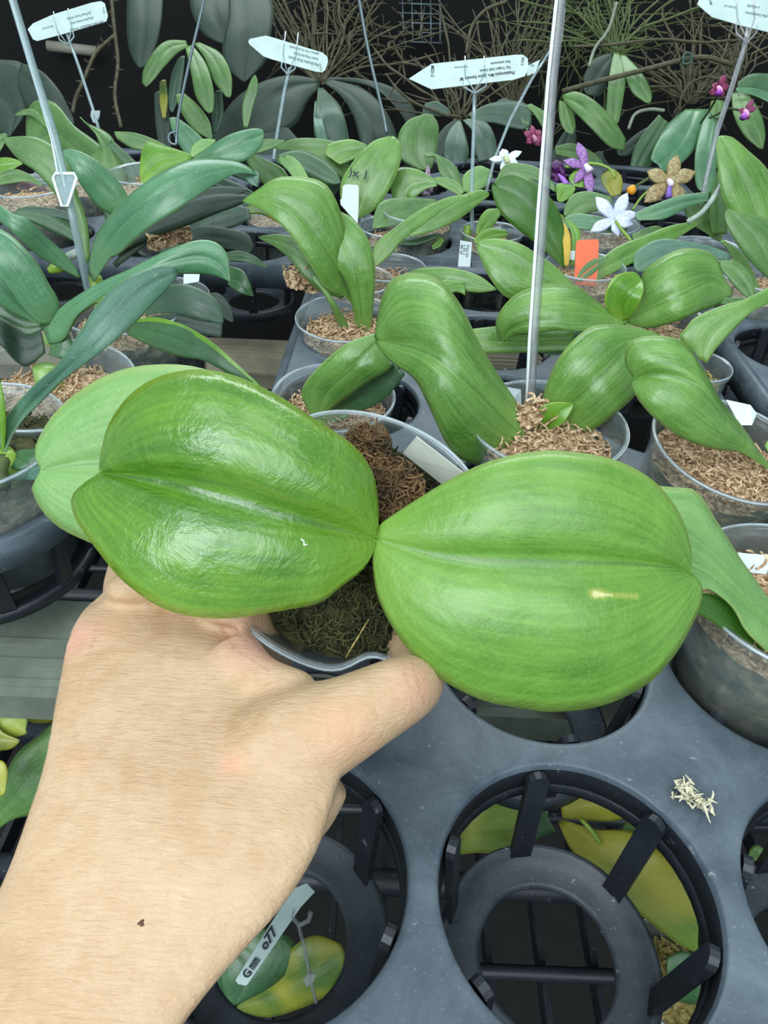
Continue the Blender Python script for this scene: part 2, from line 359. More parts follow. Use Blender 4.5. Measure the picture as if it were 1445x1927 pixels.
# ------------------------------------------------------------------ setting
def slab(name, lo, hi, mat, kind='structure'):
    c = [(a+b)/2 for a, b in zip(lo, hi)]; o = B().box(c, [b-a for a, b in zip(lo, hi)]).build(name, MAT[mat], smooth=False); o['kind'] = kind; return o
slab('floor', (-2.5, -1.5, -.92), (2.5, 1.75, -.9), 'floor')
slab('wall_back', (-2.5, 1.62, -.9), (2.5, 1.66, .55), 'dark')
# bench: metal beams running sideways under the trays
zb = -.075
y0, y1 = G(60, 1312, zb)[1], G(60, 1128, zb)[1]
def beam(name, ya, yb, z, mat, label, th=.02):
    b = B(); b.box((0, (ya+yb)/2, z-th/2), (3.2, yb-ya, th))
    for k in range(3):
        yy = ya+(yb-ya)*(.12+.2*k); b.box((0, yy, z+.0006), (3.2, (yb-ya)*.07, .0014))
    o = b.build(name, MAT[mat], smooth=False); tag(o, label, 'beam'); return o
beam('bench_beam', y0, y1, zb, 'beam', 'grey-green ribbed metal bench beam under the front of the trays, above the yellow leaves')
beam('bench_beam', G(470, 672, -.13)[1], G(470, 638, -.13)[1], -.13, 'beige', 'beige bench slat seen in the gap left of the centre pots')
beam('bench_beam', G(470, 705, -.2)[1], G(470, 672, -.2)[1], -.2, 'beige', 'lower pale slat behind the black bars in the gap at the left')
# ------------------------------------------------------------------ carrier trays
cx, cy, p, r = .287*.24, .417*.24, .4235*.24, .1925*.24
YAW = math.radians(-1.3); ex = np.array([math.cos(YAW), math.sin(YAW), 0]); ey = np.array([-math.sin(YAW), math.cos(YAW), 0])
def cell(i, j, dx=0, dy=0, z=0): return np.array([cx, cy, z])+ex*(i*p+dx)+ey*(j*p+dy)
TRAYS = []
def tray(cols, rows, dx, dy, label, cups=None, mat='tray', z=0., root=None, rim=.006, skirt=.022):
    TRAYS.append((cols, rows, dx, dy)); i0, i1 = cols; j0, j1 = rows; c0 = cell((i0+i1)/2, (j0+j1)/2, dx, dy, z)
    t = thing('carrier_tray', label, 'plant tray', c0-np.array([0, 0, .06]), 'black carrier trays on the bench')
    b = B(); n = 64
    def ring4(c, rr, zz): return [c+ex*rr*math.cos(2*math.pi*k/n)+ey*rr*math.sin(2*math.pi*k/n)+np.array([0, 0, zz]) for k in range(n)]
    for i in range(i0, i1+1):
        for j in range(j0, j1+1):
            c = cell(i, j, dx, dy, z); A = []
            for k in range(n):
                a = 2*math.pi*k/n; x, y = math.cos(a), math.sin(a); m = max(abs(x), abs(y)); A.append(c+ex*x/m*p/2+ey*y/m*p/2)
            rings = [A, ring4(c, r+.0024, 0), ring4(c, r+.0006, -.0001), ring4(c, r, -.0007), ring4(c, r-.0005, -.003), ring4(c, r-.0016, -.0115), ring4(c, r+.0008, -.0118), ring4(c, r+.0014, -.003), [q-np.array([0, 0, .0025]) for q in A]]
            V = sum(rings, []); Fc = [(m*n+k, m*n+(k+1) % n, (m+1)*n+(k+1) % n, (m+1)*n+k) for m in range(len(rings)-1) for k in range(n)]
            b.add(V, Fc)
    # folded skirt round the tray
    w_, d_ = (i1-i0+1)*p/2, (j1-j0+1)*p/2
    cor = [(-w_, -d_), (w_, -d_), (w_, d_), (-w_, d_)]
    for k in range(4):
        (xa, ya), (xb, yb) = cor[k], cor[(k+1) % 4]; m = c0+ex*(xa+xb)/2+ey*(ya+yb)/2; l = abs(xb-xa)+abs(yb-ya)+.004
        ax = (ex, ey) if ya == yb else (ey, ex); b.box(m-np.array([0, 0, skirt/2-.0004]), (l, rim, skirt), (ax[0], ax[1], (0, 0, 1)))
    b.build('top_plate', MAT[mat], t, smooth=True)
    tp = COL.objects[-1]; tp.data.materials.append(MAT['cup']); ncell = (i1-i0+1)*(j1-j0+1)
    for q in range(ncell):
        for f_ in range(q*8*n+4*n, q*8*n+8*n): tp.data.polygons[f_].material_index = 1  # hole walls take the dark cup colour to stand in for their shade
    for i in range(i0, i1+1):
        for j in range(j0, j1+1):
            if cups is not None and (i, j) not in cups: continue
            c = cell(i, j, dx, dy, z); zr = -.058; ro = .0395
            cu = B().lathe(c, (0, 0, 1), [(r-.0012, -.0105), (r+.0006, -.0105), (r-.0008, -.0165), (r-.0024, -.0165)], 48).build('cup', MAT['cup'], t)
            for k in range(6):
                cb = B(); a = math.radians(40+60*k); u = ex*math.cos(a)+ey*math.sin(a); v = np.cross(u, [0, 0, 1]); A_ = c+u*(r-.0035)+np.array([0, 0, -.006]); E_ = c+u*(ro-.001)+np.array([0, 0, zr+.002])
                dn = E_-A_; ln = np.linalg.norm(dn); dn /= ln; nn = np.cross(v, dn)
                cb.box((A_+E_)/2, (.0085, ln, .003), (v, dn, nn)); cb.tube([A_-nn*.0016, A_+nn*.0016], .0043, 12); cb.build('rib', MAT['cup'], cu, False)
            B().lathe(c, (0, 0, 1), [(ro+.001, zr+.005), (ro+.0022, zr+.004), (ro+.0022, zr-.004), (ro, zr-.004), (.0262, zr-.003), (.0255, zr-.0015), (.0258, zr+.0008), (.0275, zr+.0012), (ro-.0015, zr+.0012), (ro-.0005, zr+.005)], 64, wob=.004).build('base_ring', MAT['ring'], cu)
    return t
tray((-1, 1), (-1, 5), 0, 0, 'nearest black plastic carrier tray with large round holes, running back from the hand', {(i, j) for i in (-1, 0, 1) for j in range(0, 6)}-{(0, 5), (1, 5), (1, 4)})
# tray to the right: its left edge runs (1370,640)-(1445,740)
e0 = G(1368, 640, 0); k0 = cell(1.5, 0); dxr = float((e0-k0)@ex)
tray((2, 4), (2, 5), dxr, .012, 'black carrier tray at the right, past the dark gap')
tray((-1, 2), (6, 9), .03, .02, 'black carrier tray under the flowering plants at the back')
e1 = G(552, 500, 0); dxl = float((e1-cell(-2+.5, 5.5))@ex)
yl = float((G(480, 497, 0)-cell(0, 0))@ey)/p
tray((-4, -2), (round(yl)+1, round(yl)+4), dxl, (yl-round(yl)-.5)*p, 'black carrier tray under the dark green plants at the left rear')
# plain cylinder basket at the left edge
def basket(c, R, label):
    t = thing('pot_basket', label, 'basket', np.array(c)-np.array([0, 0, .07])); c = np.array(c)
    B().lathe(c, (0, 0, 1), [(R+.001, 0), (R+.0035, -.001), (R+.004, -.017), (R+.001, -.018), (R-.003, -.017), (R-.004, -.002), (R-.002, 0)], 72).build('rim', MAT['tray'], t)
    h = .052
    for k in range(10):
        b = B(); a = 2*math.pi*(k+.35)/10; u = np.array([math.cos(a), math.sin(a), 0]); v = np.array([-math.sin(a), math.cos(a), 0]); A_ = c+u*(R+.001)-np.array([0, 0, .012]); E_ = c+u*(R-.006)-np.array([0, 0, h])
        dn = E_-A_; ln = np.linalg.norm(dn); dn /= ln; b.box((A_+E_)/2, (.008, ln, .004), (v, dn, np.cross(v, dn))); b.build('rib', MAT['cup'], t, False)
    B().lathe(c, (0, 0, 1), [(R-.006, -h+.003), (R-.003, -h+.002), (R-.003, -h-.004), (R-.007, -h-.005), (R-.02, -h-.003), (R-.02, -h)], 72).build('base_ring', MAT['cup'], t)
    return t
bc = G(-62, 906, .012); RB = .056
basket(bc, RB, 'black plastic basket ring at the left edge holding a clear pot')
# ------------------------------------------------------------------ lower shelf tray of bars
def lower(c, w_, d_, label):
    t = thing('shelf_tray', label, 'plant tray', c); b = B(); nb = 9
    for k in range(nb):
        y = c[1]-d_/2+d_*k/(nb-1); th = .013 if k % 2 else .006
        b.tube([(c[0]-w_/2, y, c[2]), (c[0]+w_/2, y, c[2])], th/2+.001, 10)
    b.build('crossbar', MAT['lower'], t)
    b = B()
    for k in range(int(w_/.03)):
        x = c[0]-w_/2+.03*k; b.box((x, c[1], c[2]-.012), (.0035, d_, .014))
    b.build('slat', MAT['lower'], t, False)
    return t
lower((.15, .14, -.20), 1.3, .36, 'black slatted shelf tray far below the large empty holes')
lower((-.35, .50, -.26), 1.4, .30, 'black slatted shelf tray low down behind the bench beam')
# ------------------------------------------------------------------ the held orchid
axh = -fw*.80+np.array([0, 0, 1])*.35+rt*.02; axh /= np.linalg.norm(axh)
rimc = P(664, 1012, .226); RH = .0418
held = thing('held_orchid', 'orchid with two big glossy oval leaves, held in a clear pot by the hand', 'orchid', rimc-axh*.065)
# rim with a dent where the thumb presses: built as its own lathe with a pushed-in sector
def heldpot():
    u = rt-axh*(rt@axh); u /= np.linalg.norm(u); v = np.cross(axh, u); n = 96; H = .066; t = .0008
    dent_dir = P(700, 1260, .226)-rimc; dent_dir -= axh*(dent_dir@axh); da = math.atan2(dent_dir@v, dent_dir@u)
    prof = [(1.045, -.001), (1.05, .001), (1.0, .0022), (.985, 0), (.965, -.008), (.70, -H+t), (.01, -H+t), (.01, -H), (.70, -H), (.98, -.008), (1.035, -.003)]
    V = []
    for k in range(n):
        a = 2*math.pi*k/n; dlt = math.atan2(math.sin(a-da), math.cos(a-da)); q = 1-.13*math.exp(-(dlt/.20)**2)+.02*math.sin(4*a)
        for rr, h in prof: V.append(rimc+axh*h+RH*rr*(q if h > -.05 else 1)*(math.cos(a)*u+math.sin(a)*v))
    m = len(prof); Fc = [(k*m+j, ((k+1) % n)*m+j, ((k+1) % n)*m+(j+1) % m, k*m+(j+1) % m) for k in range(n) for j in range(m)]
    po = mesh('pot', V, Fc, MAT['pot'], held)
    V = []
    for k in range(n):
        a = 2*math.pi*k/n; dlt = math.atan2(math.sin(a-da), math.cos(a-da)); q = 1-.13*math.exp(-(dlt/.20)**2)+.02*math.sin(4*a)
        for rr, h in [(1.036, .0000), (1.050, .0010), (1.036, .0020), (1.018, .0010)]: V.append(rimc+axh*h+RH*rr*q*(math.cos(a)*u+math.sin(a)*v))
    mesh('rim', V, [(k*4+j, ((k+1) % n)*4+j, ((k+1) % n)*4+(j+1) % 4, k*4+(j+1) % 4) for k in range(n) for j in range(4)], MAT['lip'], po)
heldpot()
B().lathe(rimc, axh, [(RH*.86, -.014), (RH*.68, -.061), (.001, -.061), (.001, -.015)], 48).build('root_ball', MAT['mossd'], held)
moss(held, rimc-axh*.0125, axh, RH*.90, 2600, 'mossd', sr=.00034, length=.007, lift=.004, dome=.003)
mb = moss(held, P(738, 925, .2225), axh, .0105, 420, 'mossr', sr=.00030, length=.006, lift=.004, dome=.003); mb.name = 'moss_tuft'
moss(held, P(692, 845, .2275), axh, .008, 260, 'mossr', sr=.00030, length=.006, lift=.004, dome=.003).name = 'moss_tuft'
b = B().prism([(783, 822), (875, 893), (862, 925), (832, 912), (757, 853)], [.2285, .2255, .231, .2330, .2345], .0005); lb = b.build('pot_label', MAT['tagc'], held, False); lb['label'] = 'cream paper label inside the pot'
B().tube([P(694, 1165, .222), P(670, 1205, .222), P(650, 1238, .221)], .0003, 5).build('straw', MAT['mossy'], held)
# stem crown
B().tube([P(712, 1030, .232), P(711, 1018, .222), P(711, 1012, .214)], [.0045, .004, .0022], 12).build('stem', MAT['bright'], held)
leaf(held, [(712,1010),(713,960),(708,915),(698,882),(665,838),(600,793),(520,742),(440,706),(370,695),(300,708),(245,742),(205,797),(189,855),(186,888)],
     [(712,1016),(650,1000),(560,975),(450,943),(350,918),(260,900),(186,889)],
     [(712,1018),(698,1050),(680,1075),(640,1106),(600,1135),(520,1151),(440,1163),(370,1161),(300,1142),(230,1092),(180,1032),(145,982),(133,942),(150,915),(186,890)],
     [.212,.200,.192,.190,.192,.199,.209], 'front', .14, .10, (.27, .15), .12, 54, 12, label='glossy left front leaf', th=.0012)
rl = leaf(held, [(710,992),(716,985),(760,955),(850,900),(930,865),(1020,848),(1100,853),(1170,870),(1230,905),(1275,958),(1298,1020),(1303,1080)],
     [(708,1016),(760,1030),(840,1047),(930,1054),(1050,1057),(1180,1061),(1260,1068),(1303,1078)],
     [(706,1022),(701,1045),(702,1075),(713,1130),(752,1202),(812,1266),(900,1315),(1000,1336),(1060,1339),(1140,1326),(1220,1286),(1275,1226),(1310,1160),(1323,1120),(1318,1095),(1304,1080)],
     [.211,.203,.197,.195,.197,.203,.214], 'front2', .12, .16, .16, .06, 54, 12, label='satin right front leaf with a small yellow scar', th=.0012)
def onmesh(o, px, py):
    d = (P(px, py, 1)-CAM); d /= np.linalg.norm(d); ok, loc, nrm, _ = o.ray_cast(Vector(CAM), Vector(d)); return (np.array(loc), np.array(nrm)) if ok else (P(px, py, .195), -fw)
rl.data.materials[0] = leafmat('leaf_front_right_scarred', (.095,.26,.020), (.185,.40,.050), (.30,.48,.09), .40, .5, .32, .12, scar=
    [(onmesh(rl, 1116+9*i, 1117+i*.6)[0], .0022 if i < 3 else .0013, (.36, .45, .08)) for i in range(10)]+[(onmesh(rl, 1120+6*i, 1118+i*.4)[0], (.0014, .0011, .0009, .0007, .0006, .0005)[i], (.80, .74, .38)) for i in range(6)])
leaf(held, [(690,1000),(600,850),(480,740),(380,693),(290,686),(215,700),(150,735),(100,780),(70,830),(65,858),(75,882)],
     [(690,1008),(500,930),(300,882),(186,873),(76,884)],
     [(690,1020),(560,1080),(420,1090),(300,1065),(205,1035),(148,1012),(110,992),(80,963),(60,925),(64,907),(76,885)],
     [.232,.222,.222,.226,.232], 'pale', .1, .1, .12, .05, 40, 8, label='pale rear leaf behind the left one')
leaf(held, [(900,990),(1100,930),(1200,914),(1268,917),(1312,925),(1352,985),(1400,1060),(1480,1170)],
     [(900,1010),(1100,1040),(1250,1055),(1330,1082),(1400,1140),(1490,1215)],
     [(900,1030),(1100,1120),(1250,1130),(1322,1108),(1352,1118),(1388,1150),(1412,1195),(1500,1275)],
     [.236,.238,.240,.246,.256,.27], 'pale', .25, -.1, .14, .05, 36, 8, label='lighter rear leaf at the right')
leaf(held, [(1250,1120),(1322,1116),(1358,1124),(1392,1152),(1414,1196),(1450,1240)],[(1250,1130),(1322,1138),(1372,1168),(1412,1200),(1450,1242)],[(1250,1135),(1320,1158),(1365,1188),(1405,1214),(1450,1243)],[.25,.255,.262,.27],'forest',0,0,.02,0,16,3,label='dark folded underside of the rear right leaf')
leaf(held, [(845,975),(860,955),(890,935),(940,900)],[(845,978),(870,962),(900,950),(950,925)],[(845,980),(880,972),(910,960),(960,940)],[.232],'mid',0,0,.05,0,10,3)
# ------------------------------------------------------------------ the hand
def hand():
    b = B()
    st = [((-190,2080),(215,2160),.135,.021),((-120,1920),(315,1960),.143,.0205),((-45,1775),(400,1840),.151,.019),((4,1665),(485,1745),.158,.0175),((35,1592),(548,1676),.163,.0165),((64,1505),(604,1585),.169,.016),((85,1440),(628,1508),.175,.0155),((97,1380),(640,1452),.181,.0155),((104,1335),(618,1392),.187,.0155),((117,1270),(560,1310),.195,.015),((126,1215),(500,1262),.203,.014),((142,1168),(466,1212),.211,.0135),((172,1131),(440,1172),.218,.013),((215,1104),(425,1130),.225,.012),((248,1092),(410,1105),.231,.009)]
    n = 40; V = []; 
    A = np.array([[*a, *c, d, t] for a, c, d, t in st], float); A = spline(A, 44, arc=False)
    for lx, ly, rx, ry, d, t in A:
        l, r_ = P(lx, ly, d+.010), P(rx, ry, d+.006); c = (l+r_)/2; w_ = (r_-l)/2
        nn = fw+.22*up; nn /= np.linalg.norm(nn)
        for k in range(n):
            a = 2*math.pi*k/n; ca, sa = math.cos(a), math.sin(a)
            sq = lambda q, e: math.copysign(abs(q)**e, q)
            V.append(c+w_*sq(ca, .92)+nn*t*sq(sa, .80)*(1 if sa < 0 else .8))
    m = len(A); Fc = [(i*n+k, i*n+(k+1) % n, (i+1)*n+(k+1) % n, (i+1)*n+k) for i in range(m-1) for k in range(n)]+[tuple(range(n))[::-1], tuple((m-1)*n+k for k in range(n))]
    b.add(V, Fc)
    # thumb: metacarpal, first phalanx, knuckle, end phalanx bending away along the pot
    th = [(380,1490,.196,.0140),(460,1445,.193,.0150),(540,1398,.193,.0148),(600,1376,.194,.0138),(650,1354,.195,.0122),(700,1328,.197,.0110),(742,1306,.200,.0102),(770,1290,.206,.0096),(782,1274,.214,.0090),(778,1245,.223,.0083),(768,1215,.231,.0078),(758,1195,.237,.0060)]
    b.tube([P(x, y, d) for x, y, d, _ in th], [q[3] for q in th], 24, sub=48)
    # thenar mound
    b.tube([P(450, 1600, .188), P(530, 1500, .193), P(590, 1430, .195)], [.011, .0155, .0135], 20, sub=16)
    # web between thumb and index
    b.tube([P(430, 1235, .215), P(480, 1290, .207), P(560, 1330, .199)], [.010, .0095, .010], 20, sub=16)
    # four fingers curling round the far side of the pot, each with three bends
    fg = [[(432,1150,.222,.0100),(470,1195,.234,.0095),(500,1232,.250,.0088),(520,1225,.268,.0082),(570,1165,.284,.0076),(630,1110,.292,.0068)],
          [(375,1120,.224,.0100),(400,1075,.245,.0095),(420,1050,.263,.0088),(450,1030,.280,.0082),(510,1020,.296,.0076),(575,1010,.302,.0068)],
          [(310,1105,.226,.0098),(330,1050,.250,.0092),(360,1000,.270,.0085),(400,960,.286,.0080),(460,940,.300,.0074),(525,930,.304,.0066)],
          [(245,1140,.228,.0080),(240,1095,.248,.0080),(270,1010,.262,.0076),(330,930,.276,.0070),(400,890,.288,.0064),(460,870,.292,.0056)]]
    for f in fg: b.tube([P(x, y, d) for x, y, d, _ in f], [q[3] for q in f], 18, sub=30)
    # knuckles and tendons
    for x, y, d, q in [(430,1165,.219,.0092),(372,1128,.220,.0098),(305,1112,.221,.0095),(245,1122,.223,.0085)]:
        b.tube([P(x-3, y+14, d-.001), P(x, y, d), P(x+3, y-10, d+.004)], [q*.75, q, q*.8], 16, sub=8)
    skin = None
    o = b.build('human_hand', MAT['tag']);  tag(o, 'bare left hand and wrist seen from the back, thumb and fingers gripping the clear pot', 'hand')
    rm = o.modifiers.new('skin', 'REMESH'); rm.mode = 'VOXEL'; rm.voxel_size = .0010; rm.use_smooth_shade = True
    sm = o.modifiers.new('soften', 'SMOOTH'); sm.factor = .6; sm.iterations = 26
    return o
hand_ob = hand()
# mole on the wrist: found by casting onto the finished skin
dg = bpy.context.evaluated_depsgraph_get(); he = hand_ob.evaluated_get(dg)
def onskin(px, py):
    d = (P(px, py, 1)-CAM); d /= np.linalg.norm(d); ok, loc, nrm, _ = he.ray_cast(Vector(CAM), Vector(d)); return (np.array(loc), np.array(nrm)) if ok else None
def sk(x, y, d):
    q_ = onskin(x, y); return q_[0] if q_ is not None and np.linalg.norm(q_[0]-P(x, y, d)) < .06 else P(x, y, d)
CREASES = [((772, 1240), (797, 1322), .4), ((758, 1248), (778, 1335), .3), ((205, 1108), (172, 1215), .35), ((172, 1215), (150, 1300), .22), ((440, 1220), (505, 1262), .5), ((412, 1175), (440, 1220), .4)]
def skinmat():
    m = M('skin'); ob = m.coord('Object', (1, 1, 1)); c0, c1, c2 = (.47, .30, .165), (.55, .385, .235), (.70, .40, .27)
    big = m.noise(ob, 34, 3); med = m.noise(ob, 170, 4, .6)
    col = m.mix(m.ramp(big, [(.35, 0.), (.7, 1.)]), c0, c1); col = m.mix(m.math('MULTIPLY', m.ramp(med, [(.4, 0.), (.75, 1.)]), .5), col, (.64, .47, .31))
    fr = m.noise(ob, 520, 2, .5); col = m.mix(m.math('MULTIPLY', m.ramp(fr, [(.66, 0.), (.74, 1.)]), .30), col, (.45, .24, .12))
    for x, y, d, rr, cc, am in [(640,1375,.180,.011,(.70,.33,.20),.38),(437,1440,.169,.0045,(.72,.30,.21),.40),(148,1430,.176,.004,(.60,.30,.18),.5),(205,1180,.205,.008,(.62,.36,.2),.5),(790,1285,.19,.012,(.72,.36,.26),.5),(140,1200,.205,.010,(.72,.36,.28),.6),(490,1215,.235,.014,(.66,.34,.27),.8),(530,1290,.2,.008,(.62,.38,.25),.4),(690,1425,.19,.007,(.6,.36,.22),.5)]:
        col = m.mix(m.math('MULTIPLY', m.spot(sk(x, y, d), rr*1.15, .1), am), col, cc)
    for (xa, ya), (xb, yb), am in CREASES:
        for k in range(9):
            col = m.mix(m.math('MULTIPLY', m.spot(sk(xa+(xb-xa)*k/8+1.5*math.sin(k*2), ya+(yb-ya)*k/8, .2), .0011, .2), am), col, (.42, .21, .13))
    wr = m.coord('Object', (190, 950, 950), (0, 0, 0)); w1 = m.noise(wr, 1.0, 3, .6, .5); w2 = m.noise(m.coord('Object', (420, 420, 420)), 2.2, 3, .7)
    nb = m.bump(w2, .25, .0005, m.bump(w1, .6, .0008))
    col = m.mix(m.math('MULTIPLY', m.ramp(w1, [(.30, 1.), (.46, 0.)]), .22), col, (.44, .26, .15))
    skin = m.done(m.pbr(col, .46, nb, Subsurface_Weight=.12, Subsurface_Radius=(.006, .003, .0015), Subsurface_Scale=.5, Specular_IOR_Level=.4))
    return skin
hand_ob.data.materials[0] = skinmat()
q = onskin(266, 1737)
if q:
    mo = B().lathe(q[0], q[1], [(.0008, -.0004), (.0007, .0000), (.0003, .00015), (.0001, .0001)], 14, wob=.25).build('mole', simple('mole_brown', (.10, .03, .02), .6)); mo.parent = hand_ob
# ------------------------------------------------------------------ potted orchids on the trays
GRP = 'potted orchids standing in the trays'
def plant(label, rimpx, d, R, H=.07, potmat='pot', mossm='mossl', nm=200, name='potted_orchid', tilt=(0, 0), **k):
    c = P(*rimpx, d)
    for (i0, i1), (j0, j1), dx, dy in TRAYS:      # stand it in the nearest hole
        v = c-cell(0, 0, dx, dy); I, J = v@ex/p, v@ey/p; i_, j_ = round(I), round(J)
        if R and i0 <= i_ <= i1 and j0 <= j_ <= j1:
            lim = max(.003, .043-R*.85)/p; e = max(-lim, min(lim, J-j_))-(J-j_); dirr = P(*rimpx, 1.)-CAM; c = c+dirr*(e*p/(dirr@ey)); I = (c-cell(0, 0, dx, dy))@ex/p
            c = c+ex*(max(-lim, min(lim, I-i_))-(I-i_))*p; c[2] = max(c[2], .008); break
    ax = np.array([tilt[0], tilt[1], 1.]); ax /= np.linalg.norm(ax)
    t = thing(name, label, 'orchid', c-ax*H, GRP)
    if R: pot(t, c, R, H, ax, potmat, mossm=mossm, nm=nm, **k)
    return t
def stub(t, px, py, d, r=.004, l=.02, mat='bright'):
    a = P(px, py, d); B().tube([a-np.array([0, 0, l]), a-np.array([0, 0, l*.5]), a], [r*.8, r*1.1, r*.8], 12).build('stem', MAT[mat], t)
# --- left front plant in the basket ring
t = plant('orchid in the black basket ring, its long dusty leaf crossing up to the right', (-62, 822), .343, .045, .078, mossm='mossd', tilt=(.0, -.05))
stub(t, 4, 850, .33, .006, .03)
leaf(t, [(0,838),(-30,800),(0,798),(35,755),(69,719),(104,690),(128,659),(152,621),(173,587),(204,549),(242,520),(277,506),(311,497),(336,506)],
     [(4,850),(20,810),(60,760),(120,700),(180,640),(240,570),(290,530),(336,512)],
     [(8,860),(24,820),(45,788),(67,766),(114,718),(156,687),(208,648),(256,606),(294,566),(318,540),(336,518)], [.33,.325,.31,.30,.305,.318], 'dust', .15, .15, .06, .04, 34, 7, label='long dusty leaf')
leaf(t, [(0,800),(-14,740),(-10,720),(-2,712)], [(4,850),(0,800),(-2,740),(-1,712)], [(8,850),(12,800),(8,750),(0,712)], [.33,.32,.315], 'bright', .2, .2)
leaf(t, [(20,855),(5,862),(10,875),(40,885),(75,870)], [(25,850),(40,866),(60,872),(80,868)], [(45,845),(70,845),(85,855),(88,866)], [.335,.33,.33], 'deep', .1, .1)
leaf(t, [(10,895),(30,892),(60,880),(95,868)], [(8,900),(40,900),(70,892),(100,878)], [(15,908),(45,904),(80,904),(110,900)], [.33,.325,.32], 'dust', .1, .1)
B().tube([P(8, 860, .33), P(-2, 895, .325), P(10, 915, .322)], [.003, .0035, .003], 10, sub=8).build('root', MAT['rootg'], t)
# --- left plant with the light arching leaves
t = plant('jade green orchid with wide arching leaves over pale moss, behind the long dusty leaf', (92, 722), .395, .0455, .07, nm=420, tilt=(.05, -.05))
stub(t, 82, 690, .402, .0075, .03, 'fresh')
leaf(t, [(82,614),(50,600),(17,583),(-30,560),(-90,500)], [(80,612),(38,576),(0,524),(-40,480),(-90,450)], [(92,612),(112,580),(107,558),(93,535),(69,493),(35,455),(0,430),(-60,412)], [.395,.38,.37,.375], 'jade', .1, .15, .12, .05)
leaf(t, [(80,616),(104,587),(145,556),(194,528),(242,507),(294,480),(346,459),(381,451),(410,458),(429,480),(432,505),(433,528)],
     [(84,628),(112,598),(160,560),(220,528),(300,500),(370,482),(410,495),(432,528)],
     [(92,648),(121,640),(146,594),(201,553),(250,530),(300,520),(340,516),(374,516),(398,518),(418,524),(432,531)], [.398,.385,.37,.36,.362,.37], 'jade', .05, .3, .10, .05, 34, 7)
leaf(t, [(80,630),(84,645),(95,652),(120,640)], [(100,620),(112,622),(130,615),(150,585)], [(110,600),(140,590),(170,570),(205,552)], [.40,.40,.40,.40], 'fresh', 0, 0, .02, label='folded base of the arching leaf')
leaf(t, [(245,600),(262,602),(294,601),(346,616),(391,641),(432,675),(467,706),(490,727)], [(240,615),(268,618),(311,628),(360,645),(405,665),(445,692),(475,712),(494,730)], [(238,628),(263,642),(311,663),(346,673),(381,678),(415,695),(460,718),(495,731)], [.41,.40,.39,.385,.39], 'deep', -.1, .2)
leaf(t, [(245,600),(262,600),(294,597),(346,612),(391,638),(432,672),(467,704),(494,729)], [(245,602),(262,602),(294,600),(346,616),(391,642),(432,676),(467,708),(494,731)], [(246,605),(262,606),(294,606),(346,622),(391,648),(432,682),(467,712),(493,732)], [.409,.399,.389,.384,.389], 'bright', 0, 0, .02, label='lit upper face of the narrow leaf')  # brighter green strip puts the light on this leaf's upper face into colour
leaf(t, [(75,620),(50,630),(0,600),(-40,590)], [(80,640),(45,650),(0,625),(-40,610)], [(85,665),(45,690),(0,650),(-40,640)], [.40,.40,.39,.39], 'shade', .1, .1)
leaf(t, [(75,600),(40,590),(0,560),(-30,545)], [(78,612),(45,612),(0,590),(-30,570)], [(80,622),(45,632),(0,615),(-30,600)], [.402,.402,.40,.40], 'deep', .1, .1)
leaf(t, [(95,640),(125,625),(135,640),(140,655)], [(95,655),(110,650),(125,655),(140,668)], [(92,668),(105,672),(120,676),(138,672)], [.40,.398,.40], 'deep', .1, .1)
# --- long straps behind it
t = plant('tall jade orchid with a big folded leaf arching right, behind the left rod', (235, 585), .50, .040, .07, nm=200)
stub(t, 178, 520, .52, .006, .03)
leaf(t, [(166,514),(170,478),(183,438),(208,403),(242,367),(294,329),(346,304),(381,298),(432,301),(462,310),(482,325)],
     [(170,522),(188,478),(225,425),(270,385),(330,350),(400,322),(445,318),(484,330)],
     [(176,531),(208,485),(225,477),(277,431),(329,398),(381,363),(432,332),(462,326),(482,332)], [.51,.49,.47,.465,.48,.50], 'jade', .45, .12, .04, .02, 34, 7)
leaf(t, [(482,322),(488,330),(484,345)], [(470,325),(482,338),(484,350)], [(455,330),(470,345),(486,352)], [.50], 'dust', 0, 0)
leaf(t, [(242,372),(225,343),(190,308),(156,287),(130,280),(117,284)], [(228,390),(205,360),(172,325),(145,300),(117,286)], [(208,404),(180,385),(150,345),(130,310),(117,289)], [.52,.51,.50,.50], 'jade', .1, .25, .1, .05)
leaf(t, [(150,516),(125,480),(86,445),(52,412),(17,398),(-40,350)], [(151,521),(110,488),(60,440),(0,400),(-40,370)], [(148,524),(104,500),(69,480),(35,447),(0,418),(-40,395)], [.50,.48,.46,.47], 'jade', .1, .25, .08)
leaf(t, [(150,500),(138,420),(104,367),(69,325),(35,301),(3,262)], [(158,500),(150,410),(115,340),(60,290),(3,260)], [(170,490),(165,420),(145,360),(130,300),(85,265),(52,256),(3,259)], [.54,.53,.52,.52], 'mid', .15, .1)
leaf(t, [(200,455),(195,400),(175,375),(160,340),(143,325)], [(208,455),(212,410),(195,375),(170,345),(145,322)], [(215,450),(225,420),(215,385),(185,345),(148,320)], [.55,.54,.54], 'deep', .1, .2)
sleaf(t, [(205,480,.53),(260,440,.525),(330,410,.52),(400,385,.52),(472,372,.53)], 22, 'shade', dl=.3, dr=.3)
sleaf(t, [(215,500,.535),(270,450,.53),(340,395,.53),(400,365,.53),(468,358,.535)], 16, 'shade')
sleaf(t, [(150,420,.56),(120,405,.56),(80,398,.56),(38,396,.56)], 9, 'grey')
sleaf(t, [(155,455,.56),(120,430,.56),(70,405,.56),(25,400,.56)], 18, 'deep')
B().tube([P(95, 510, .5), P(135, 480, .5), P(150, 475, .5)], .003, 8, sub=8).build('root', MAT['rootw'], t)
B().tube([P(92, 510, .498), P(108, 502, .498), P(125, 498, .5)], [.002, .0045, .003], 10, sub=8).build('root_tip', MAT['bright'], t)
